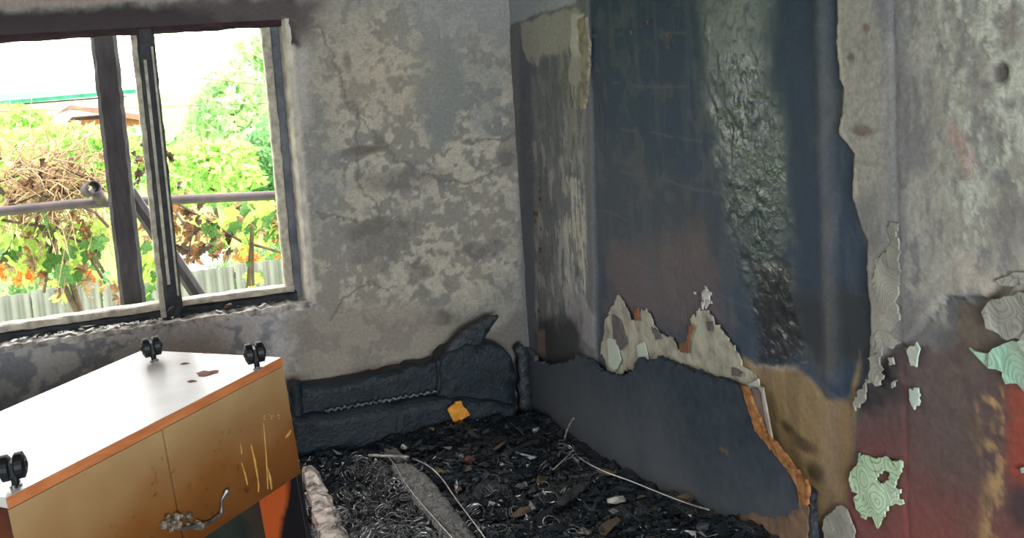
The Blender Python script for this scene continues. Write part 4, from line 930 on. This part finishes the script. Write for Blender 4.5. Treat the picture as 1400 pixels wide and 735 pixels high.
# castors: plate with screws, stem, hood, two wheels
def castor(c, ang):
    Mz = Matrix.Translation((c[0], c[1], BH)) @ Matrix.Rotation(ang, 4, 'Z')
    def add(name, fn, mat, par):
        bm = bmesh.new(); fn(bm); bmesh.ops.transform(bm, matrix=Mz, verts=bm.verts)
        o = bm_obj(name, bm, mat, par, False); o.matrix_parent_inverse = Matrix.Identity(4); return o
    def plate(bm):
        cyl(bm, (0, 0, .002), (0, 0, 1), .014, .004, 14); box(bm, (-.03, -.006, .0005), (.03, .006, .004))
        for s in (-1, 1): cyl(bm, (s * .027, 0, .008), (0, 0, 1), .005, .010, 8)
    base = add('castor', plate, M_zinc, stand)
    def stem(bm):
        cyl(bm, (0, 0, .012), (0, 0, 1), .0085, .02, 12); tube(bm, [(0, 0, .018), (.004, 0, .03), (.008, 0, .044)], [.013, .012, .01], 10)
        box(bm, (-.016, -.006, .026), (.026, .006, .062))
    add('hood', stem, M_rubber, base)
    for s in (-1, 1):
        def wheel(bm, s=s):
            for t, r in ((0, .0265), ): 
                tube(bm, [(.006, s * .004, .046), (.006, s * .008, .046), (.006, s * .024, .046), (.006, s * .030, .046)], [.025, .031, .031, .018], 20)
            tube(bm, [(.006, s * .030, .046), (.006, s * .033, .046)], [.009, .007], 12)
        add('wheel', wheel, M_rubber, base)
for (px, py), ang in (((352, 503), .88), ((211, 493), .95), ((22, 664), .8)):
    castor(on_plane(px, py, lz=BH), ang)
castor(np.array([-hx + .05, hy - .06, BH]), .3)

# ------------------------------------------------------------------ flakes on the window sill
def sill_pt(px, py): P = at(px, py, 2, WZ0 + .008); return P
fl = [chunk_mesh('sill_flake', d, 60 + i, M_flake, 10) for i, d in enumerate(((.04, .025, .008), (.03, .02, .012), (.055, .03, .006), (.02, .018, .012)))]
fd = [chunk_mesh('sill_char', d, 66 + i, M_charmatt, 12) for i, d in enumerate(((.035, .025, .02), (.05, .025, .02)))]
for i in range(64):
    x = random.uniform(WX0 + .45, xm0 if i % 5 else WX1 - .03); y = random.uniform(-.01, .035)
    P = np.array([x, y, WZ0 + .009])
    place(fl[i % 4], 'plaster_flake', 0, 0, 'whitish plaster flake lying on the burnt window sill', 'flake', random.uniform(0, 6.28), (random.uniform(-.3, .3), random.uniform(-.3, .3)), .003, 'plaster flakes on the window sill', random.uniform(.6, 1.1), P)
for i in range(16):
    x = random.uniform(WX0 + .45, WX1 - .03); P = np.array([x, random.uniform(.005, .045), WZ0 + .01])
    place(fd[i % 2], 'char_lump', 0, 0, 'small black char lump lying on the burnt window sill', 'char', random.uniform(0, 6.28), (0, 0), .006, 'char lumps on the window sill', random.uniform(.5, .9), P)
P = at(128, 449, 2, WZ0 + .01); place(chunk_mesh('glass_shard', (.11, .06, .006), 77, M_flake, 8), 'plaster_shard', 0, 0, 'largest pale plaster shard lying flat on the window sill', 'shard', .3, (.1, .05), .008, P=at(128, 447, 1, .03))
place(chunk_mesh('char_clod', (.06, .05, .05), 78, M_charmatt), 'char_clod', 0, 0, 'dark clod on the sill at the foot of the mullion', 'char', .3, (0, 0), .0, P=at(237, 429, 1, -.0) + np.array([0, .0, .01]))
place(chunk_mesh('char_clod', (.05, .04, .035), 79, M_tan), 'char_clod', 0, 0, 'brown clod on the sill below the right window pane', 'char', .3, (0, 0), .0, P=at(312, 419, 1, .01))

# ------------------------------------------------------------------ outside
ground_m = noise_mat('meadow', srgb(150, 176, 90), srgb(116, 150, 76), 1.2, .9, .1, .3)
gx = np.linspace(-40, 40, 60); gy = np.linspace(.25, 90, 60)
GX, GY = np.meshgrid(gx, gy, indexing='ij'); GZ = -1.15 + (fbm(GX * .3, GY * .3, 3, 90) - .5) * .4 
gi = np.arange(GX.size).reshape(GX.shape)
struct(mesh_obj('ground', np.stack([GX, GY, GZ], -1).reshape(-1, 3), np.stack([gi[:-1, :-1], gi[1:, :-1], gi[1:, 1:], gi[:-1, 1:]], -1).reshape(-1, 4), ground_m, smooth=True))
gz = lambda x, y: -1.15 + (fbm(np.array([x * .3]), np.array([y * .3]), 3, 90)[0] - .5) * .4 
def leafmat(name, c1, c2, scale=3): return noise_mat(name, c1, c2, scale, .6, .3, 0, trans=.35)
ML_lime = leafmat('lime_foliage', srgb(136, 184, 84), srgb(176, 206, 126)); ML_green = leafmat('green_foliage', srgb(90, 140, 90), srgb(130, 170, 110))
ML_pale = leafmat('pale_foliage', srgb(140, 184, 128), srgb(184, 210, 150))
M_stem = noise_mat('stem_bark', srgb(92, 76, 58), srgb(62, 52, 42), 12, .85)
def foliage(name, c, rad, n, s, mat, parent, seed, gaps=.0):
    r0 = np.random.default_rng(seed); d = r0.normal(size=(n, 3)); d /= np.linalg.norm(d, axis=1)[:, None]
    lump = 1 + .35 * (fbm(d[:, 0] * 2.2 + 5, d[:, 1] * 2.2 + d[:, 2] * 2.2, 3, seed) - .5) * 2
    p = d * (r0.uniform(.45, 1, n) ** .5 * lump)[:, None] * np.array(rad) + np.array(c)
    a = r0.normal(size=(n, 3)); a /= np.linalg.norm(a, axis=1)[:, None]; b = np.cross(a, r0.normal(size=(n, 3))); b /= np.linalg.norm(b, axis=1)[:, None]
    sz = r0.uniform(.6, 1.2, n)[:, None] * s
    Q = np.stack([p - a * sz, p + b * sz * .55, p + a * sz, p - b * sz * .55], 1).reshape(-1, 3)
    return mesh_obj(name, Q, np.arange(4 * n).reshape(-1, 4), mat, parent)
def bush(name, px, py, Yd, rad, n, s, mat, label, cat, seed, trunk=False):
    P = at(px, py, 1, Yd); z0 = gz(P[0], Yd)
    e = empty(name, (P[0], Yd, z0), label, cat)
    foliage('foliage', P, rad, n, s, mat, e, seed)
    bm = bmesh.new(); tube(bm, [(P[0], Yd, z0 - .05), (P[0] + .05, Yd, (z0 + P[2]) / 2), (P[0], Yd, P[2] + rad[2] * .4)], [.09 if trunk else .04, .07 if trunk else .03, .02], 7)
    if trunk:
        for k in range(6):
            t = random.uniform(.5, .9); q = Vector((P[0], Yd, z0 + (P[2] - z0) * t)); tube(bm, [q, q + Vector((random.uniform(-.6, .6) * rad[0], random.uniform(-.4, .4) * rad[1], rad[2] * .5))], [.04, .012], 5)
    bm_obj('trunk' if trunk else 'stem', bm, M_stem, e)
    return e
bush('leafy_tree', 318, 190, 13, (.75, .8, 1.15), 2600, .10, ML_pale, 'tall pale green tree seen in the right half of the window', 'tree', 1, True)
bush('leafy_tree', 375, 120, 17, (.9, .9, 1.3), 2200, .11, ML_pale, 'pale tree at the upper right corner of the window opening', 'tree', 2, True)
bush('round_bush', 365, 225, 10.5, (.4, .5, .55), 1400, .07, ML_green, 'darker green bush at the right edge of the window', 'bush', 3)
bush('lime_hedge', 60, 222, 12, (1.5, .7, .58), 2600, .09, ML_lime, 'broad lime green hedge behind the left half of the window', 'hedge', 4)
bush('lime_hedge', 285, 235, 9.5, (.7, .5, .42), 1500, .07, ML_lime, 'low lime yellow bush above the grey pipe in the right pane', 'hedge', 5)
bush('lime_hedge', -60, 240, 9, (.9, .5, .45), 1300, .08, ML_lime, 'lime green bush at the far left edge of the window', 'hedge', 6)
bush('pale_hedge', 170, 215, 15, (1.2, .7, .55), 1800, .1, ML_pale, 'pale green hedge rising between the window posts', 'hedge', 7)
bush('pale_hedge', -30, 172, 19, (1.6, .8, .42), 1700, .1, ML_lime, 'far pale hedge below the green roof', 'hedge', 8)
bush('lime_hedge', 640, 235, 9, (1.3, .6, .6), 1500, .08, ML_lime, 'lime green hedge outside beyond the right edge of the window', 'hedge', 9)
bush('leafy_tree', -330, 170, 14, (1.6, 1, 1.5), 2200, .11, ML_pale, 'broad pale tree outside beyond the left edge of the window', 'tree', 10, True)
# far houses
gr_ = empty('green_roofed_house', (*at(80, 130, 1, 32)[:2], -.2), 'far house with a long green roof beyond the hedges', 'house')
A_, B_ = at(-160, 152, 1, 32), at(186, 122, 1, 32); A2, B2 = at(-160, 137, 1, 34), at(170, 119, 1, 34)
M_groof = noise_mat('green_roofing', srgb(20, 96, 74), srgb(40, 124, 98), 2, .6); M_hwall = noise_mat('pale_house_wall', srgb(214, 208, 196), srgb(190, 184, 172), 2, .9)
bm = bmesh.new(); v = [bm.verts.new(tuple(q)) for q in (A_, B_, B2, A2)] + [bm.verts.new((q[0], q[1], q[2] - .12)) for q in (A_, B_, B2, A2)]
for f in ((0, 1, 2, 3), (7, 6, 5, 4), (0, 4, 5, 1), (1, 5, 6, 2), (2, 6, 7, 3), (3, 7, 4, 0)): bm.faces.new([v[i] for i in f])
bm_obj('roof', bm, M_groof, gr_)
boxo('wall', (A_[0] + .3, 32.3, -.6), (B_[0] - .3, 36, min(A_[2], B_[2]) - .13), M_hwall, gr_)
P0, P1 = at(92, 165, 1, 22), at(190, 165, 1, 22)
sh = empty('brown_shed', ((P0[0] + P1[0]) / 2, 22.5, P0[2] - 1.2), 'small brick-brown shed with a dark pitched roof far outside the window', 'shed')
zt0 = at(92, 150, 1, 22)[2]; zt1 = at(190, 158, 1, 22)[2]
boxo('wall', (P0[0], 22, P0[2] - 1.3), (P1[0] + .1, 24, zt1), noise_mat('shed_boards', srgb(150, 92, 66), srgb(120, 74, 54), 3, .85, stretch=(8, 8, .5)), sh)
bm = bmesh.new()
q = [at(74, 158, 1, 21.7), at(96, 143, 1, 21.7), at(196, 157, 1, 21.7), at(192, 164, 1, 21.7), at(96, 150, 1, 21.7)]
a = [bm.verts.new(tuple(p)) for p in q]; b = [bm.verts.new((p[0], 24.3, p[2])) for p in q]
bm.faces.new(a); bm.faces.new(b[::-1])
for i in range(5): bm.faces.new((a[i], a[(i + 1) % 5], b[(i + 1) % 5], b[i]))
bm_obj('roof', bm, noise_mat('shed_roof', srgb(110, 80, 76), srgb(150, 110, 100), 3, .8), sh)
# corrugated fence
FYd = 5.0
fz1 = lambda px: at(px, 362 + (390 - px) * .055, 1, FYd)[2]
M_fence = noise_mat('grey_green_sheet', srgb(94, 96, 92), srgb(112, 112, 106), 2, .5, .4, .1)
fe = empty('corrugated_fence', (at(200, 400, 1, FYd)[0], FYd, -1.2), 'low grey-green corrugated metal fence across the garden', 'fence')
x0, x1 = at(-60, 400, 1, FYd)[0], at(420, 400, 1, FYd)[0]
n = int((x1 - x0) / .55); zt = at(300, 366, 1, FYd)[2]
for k in range(n + 1):
    a = x0 + k * .55; vs, fs = [], []
    for i in range(23):
        x = a + .545 * i / 22; y = FYd + (.016 if (i // 2) % 2 else -.016) + .004 * (k % 2)
        vs += [(x, y, -1.25), (x, y, zt + .015 * math.sin(k * 2.1)), (x, y + .003, zt + .015 * math.sin(k * 2.1)), (x, y + .003, -1.25)]
    for i in range(22):
        for j in range(4): fs.append((i * 4 + j, i * 4 + 4 + j, i * 4 + 4 + (j + 1) % 4, i * 4 + (j + 1) % 4))
    mesh_obj('sheet', vs, fs, M_fence, fe)
boxo('rail', (x0, FYd + .03, zt - .12), (x1 + .5, FYd + .07, zt - .06), M_fence, fe)
# orange marigolds over the fence
M_flower = noise_mat('orange_petals', srgb(214, 88, 24), srgb(230, 116, 40), 8, .6, .3, 0, trans=.3)
fm = bmesh.new()
for k in range(12):
    a = k * 2 * math.pi / 12
    q = [(0, 0, 0), (.5 * math.cos(a - .25), .5 * math.sin(a - .25), .1), (math.cos(a), math.sin(a), -.05 + .1 * (k % 2)), (.5 * math.cos(a + .25), .5 * math.sin(a + .25), .1)]
    fm.faces.new([fm.verts.new(Vector(v) * .05) for v in q])
r = bmesh.ops.create_icosphere(fm, subdivisions=1, radius=.016)
fme = bpy.data.meshes.new('flower'); fm.to_mesh(fme); fm.free(); fme.materials.append(M_flower)
for nm, spots, lab in (('marigold_bush', [(random.uniform(2, 60), random.uniform(356, 386)) for _ in range(10)] + [(random.uniform(88, 130), random.uniform(362, 388)) for _ in range(12)], 'orange flowering bush behind the left window opening'),
                       ('marigold_bush', [(random.uniform(322, 350), random.uniform(342, 356)) for _ in range(8)] + [(random.uniform(366, 396), random.uniform(345, 362)) for _ in range(7)], 'orange flowering bush above the fence in the right pane')):
    c = at(np.mean([s[0] for s in spots]), np.mean([s[1] for s in spots]), 1, 5.5)
    e = empty(nm, (c[0], 5.5, -1.1), lab, 'flowers')
    foliage('foliage', (c[0], 5.55, c[2] - .16), (.5, .12, .26), 800, .035, ML_green, e, 40 + len(spots))
    bm = bmesh.new(); tube(bm, [(c[0], 5.55, -1.15), (c[0], 5.55, c[2] - .2)], .02, 6); bm_obj('stem', bm, M_stem, e)
    for s in spots:
        P = at(*s, 1, 5.4 + random.uniform(-.05, .05)); part_at(fme, 'flower', P, Euler((1.2 + random.uniform(-.4, .4), random.uniform(-.5, .5), random.uniform(0, 6))), e, random.uniform(1.2, 1.9))
# post, brace and pipe just outside
pw0, pw1 = at(142, 220, 1, .36)[0], at(178, 220, 1, .36)[0]
tag(rough_box('veranda_post', (pw0, .36, -1.15), (pw1, .46, 2.3), M_post, None, .002, seed=3), 'thick scorched wooden post standing outside the window left of the mullion', 'post')
bm = bmesh.new(); tube(bm, [tuple(at(176, 262, 1, .6)), tuple(at(250, 372, 1, .6)), tuple(at(300, 446, 1, .6))], [.035, .034, .034], 8)
tag(bm_obj('brown_brace', bm, M_post), 'dark brown diagonal brace outside between post and mullion', 'brace')
M_pipe = noise_mat('grey_pipe_paint', srgb(78, 66, 66), srgb(56, 48, 50), 10, .5, .4, .1)
pa, pb = at(96, 279, 1, 1.1), at(376, 267, 1, 1.1)
pipe = empty('garden_pipe', tuple(pa), 'mauve-grey horizontal pipe outside with an open upright end', 'pipe')
bm = bmesh.new(); tube(bm, [tuple(pa - np.array([1.2, 0, .0])), tuple(pa), tuple(pb), tuple(pb + np.array([.5, 0, .01]))], .024, 14); bm_obj('long_pipe', bm, M_pipe, pipe, True)
c = at(124, 258, 1, .98); bm = bmesh.new(); bmesh.ops.create_cone(bm, cap_ends=False, segments=18, radius1=.034, radius2=.034, depth=.12)
ring = bm.verts[:]; bmesh.ops.solidify(bm, geom=bm.faces[:], thickness=.007)
bmesh.ops.transform(bm, matrix=Matrix.Translation(Vector(c)) @ Matrix.Rotation(1.35, 4, 'X') @ Matrix.Rotation(.3, 4, 'Y'), verts=bm.verts)
bm_obj('pipe_end', bm, M_post, pipe, True)
bm = bmesh.new(); tube(bm, [tuple(c + np.array([.02, .06, -.02])), tuple(pa + np.array([.14, 0, 0]))], .03, 12); bm_obj('pipe_elbow', bm, M_pipe, pipe, True)
bm = bmesh.new(); xpost = pb[0] + .2
tube(bm, [(xpost, 1.1, -1.15), (xpost, 1.1, pb[2])], .024, 10); tube(bm, [(pa[0] - .9, 1.1, -1.15), (pa[0] - .9, 1.1, pa[2])], .024, 10); bm_obj('pipe_upright', bm, M_pipe, pipe, True)
# power lines
for k, ((xa, ya), (xb, yb)) in enumerate((((215, 100), (372, 118)), ((215, 146), (380, 141)))):
    bm = bmesh.new(); a, b = at(xa, ya, 1, 8), at(xb, yb, 1, 8); d = b - a
    tube(bm, [tuple(a - d * 6 + np.array([0, 0, .5])), tuple(a - d * 2), tuple(a), tuple(b), tuple(b + d * 2), tuple(b + d * 6 + np.array([0, 0, .5]))], .004, 5)
    tag(bm_obj('overhead_wire', bm, M_stem), ('upper' if k == 0 else 'lower') + ' thin overhead wire crossing the pale tree outside', 'wire')
# white sheet beyond the fence
P0, P1 = at(244, 352, 1, 6.2), at(300, 352, 1, 6.2)
tag(boxo('white_sheet', (P0[0] - .2, 6.2, P0[2] - .4), (P1[0] + .1, 6.24, at(270, 346, 1, 6.2)[2]), noise_mat('white_sheet', srgb(238, 236, 232), srgb(224, 222, 218), 3, .8), None, .005), 'white flat sheet behind the fence below the pipe', 'sheet')
# grapevine: lobed leaves, one object each
def leaf_mesh(name, mat, curl, seed, dry=False):
    r0 = np.random.default_rng(seed); n = 20; bm = bmesh.new(); c = bm.verts.new((0, 0, 0)); ring = []
    for i in range(n):
        a = 2 * math.pi * i / n; lobe = .72 + .28 * abs(math.cos(2.5 * (a - math.pi / 2))) ** .8
        if abs(a - 1.5 * math.pi) < .2: lobe = .3
        rr = lobe * r0.uniform(.88, 1.05) * (.7 if dry and i % 3 == 0 else 1)
        x, y = rr * math.cos(a), rr * math.sin(a); ring.append(bm.verts.new((x * (.6 if dry else 1), y, -curl * (x * x + .6 * y * y) + r0.normal() * .06 * (3 if dry else 1))))
    for i in range(n): bm.faces.new((c, ring[i], ring[(i + 1) % n]))
    tube(bm, [(0, -.25, 0), (0, -1.0, -.25), (.1, -1.4, -.6)], [.03, .03, .02], 3)
    me = bpy.data.meshes.new(name); bm.to_mesh(me); bm.free(); me.materials.append(mat); return me
MV_y = leafmat('yellow_green_vine_leaf', srgb(140, 170, 70), srgb(176, 192, 104), 6); MV_g = leafmat('vine_leaf', srgb(56, 96, 48), srgb(92, 132, 66), 6)  # yellow-green and darker green leaves, each in its own colour
MV_b = leafmat('scorched_vine_leaf', srgb(150, 104, 66), srgb(108, 76, 56), 8); MV_t = leafmat('dried_tan_leaf', srgb(170, 146, 112), srgb(136, 112, 86), 8); MV_d = leafmat('dark_dead_leaf', srgb(84, 64, 54), srgb(58, 46, 40), 8)
LM = {'y': [leaf_mesh('leaf', MV_y, .25, 1), leaf_mesh('leaf', MV_y, .4, 2)], 'g': [leaf_mesh('leaf', MV_g, .3, 3), leaf_mesh('leaf', MV_g, .2, 4)],
      'b': [leaf_mesh('leaf', MV_b, .7, 5, True), leaf_mesh('leaf', MV_b, .9, 6, True)], 't': [leaf_mesh('leaf', MV_t, .6, 7, True)], 'd': [leaf_mesh('leaf', MV_d, .8, 8, True)]}
def vine(name, label, patches, canes, seed):
    random.seed(seed)
    c = at(np.mean([p[0] for p in patches]), 400, 1, 1.6)
    e = empty(name, (c[0], 1.6, -1.1), label, 'vine')
    bm = bmesh.new(); tube(bm, [(c[0], 1.6, -1.15), (c[0] + .05, 1.58, 0), tuple(at(patches[0][0], patches[0][1], 1, 1.5))], [.025, .02, .012], 6)
    for L_ in canes:
        Q = [at(x, y, 1, 1.35 + .1 * math.sin(x)) for x, y in L_]; tube(bm, [tuple(q) for q in Q], [.008] * len(Q), 5)
    bm_obj('cane', bm, M_stem, e)
    for (px, py, sx, sy, n, kinds, s) in patches:
        for i in range(n):
            P = at(random.gauss(px, sx), random.gauss(py, sy), 1, random.uniform(1.25, 2.0))
            part_at(random.choice(LM[random.choice(kinds)]), 'leaf', P, Euler((1.2 + random.gauss(0, .6), random.gauss(0, .6), random.uniform(0, 6.28))), e, s * random.uniform(.7, 1.25))
    return e
vine('grapevine', 'green grapevine with large yellow-green leaves outside the left window opening', [(60, 330, 48, 24, 70, 'gyyt', .05), (105, 380, 22, 15, 20, 'yytg', .055), (118, 325, 14, 26, 34, 'yygb', .045), (25, 350, 22, 10, 14, 'ggbt', .05), (205, 375, 10, 32, 28, 'yyg', .04), (150, 392, 12, 12, 9, 'ytb', .05), (200, 300, 8, 22, 14, 'gyb', .04)],
     [[(0, 300), (60, 310), (110, 330), (140, 380)], [(80, 300), (70, 340), (60, 400)], [(135, 330), (130, 350), (142, 372)]], 5)
vine('grapevine', 'grapevine with mixed green and tan leaves seen in the right window pane', [(345, 308, 26, 15, 60, 'gyyg', .042), (300, 306, 26, 14, 44, 'tytgg', .042), (258, 300, 12, 20, 34, 'bbtd', .045), (285, 338, 18, 10, 18, 'btd', .045), (345, 378, 5, 12, 10, 'yyg', .034), (378, 318, 10, 18, 30, 'gyb', .04), (262, 345, 8, 12, 10, 'bd', .05)],
     [[(238, 275), (280, 300), (330, 330), (385, 345)], [(345, 330), (346, 390)], [(240, 290), (262, 320), (256, 360)]], 6)
# dry scorched tangle at the upper left
dv = vine('dry_vine', 'dry scorched brown vine tangle hanging above the pipe at the far left', [(60, 246, 42, 20, 90, 'bttd', .034), (30, 278, 32, 22, 56, 'bttd', .034), (95, 262, 26, 20, 50, 'bttd', .034), (55, 350, 12, 40, 22, 'bt', .034), (230, 215, 4, 3, 3, 'd', .045), (188, 225, 8, 14, 10, 'bd', .036)],
          [[(-10, 250), (40, 235), (90, 232), (140, 250)], [(0, 290), (50, 265), (95, 275)], [(95, 275), (130, 290), (148, 310)], [(60, 250), (50, 300), (46, 360)], [(20, 320), (0, 360)]], 7)
random.seed(3); bm = bmesh.new()
for k in range(480):
    P = at(random.gauss(70, 38), random.gauss(256, 26), 1, random.uniform(1.3, 1.9)); d = rng.normal(size=3) * .07
    tube(bm, [tuple(P), tuple(P + d + rng.normal(size=3) * .02), tuple(P + d * 2 + np.array([0, 0, -.03]))], [.0045, .0035, .002], 3)
tw = bm_obj('twigs', bm, noise_mat('dry_twig', srgb(176, 150, 112), srgb(120, 98, 76), 10, .85), dv); tw['kind'] = 'stuff'
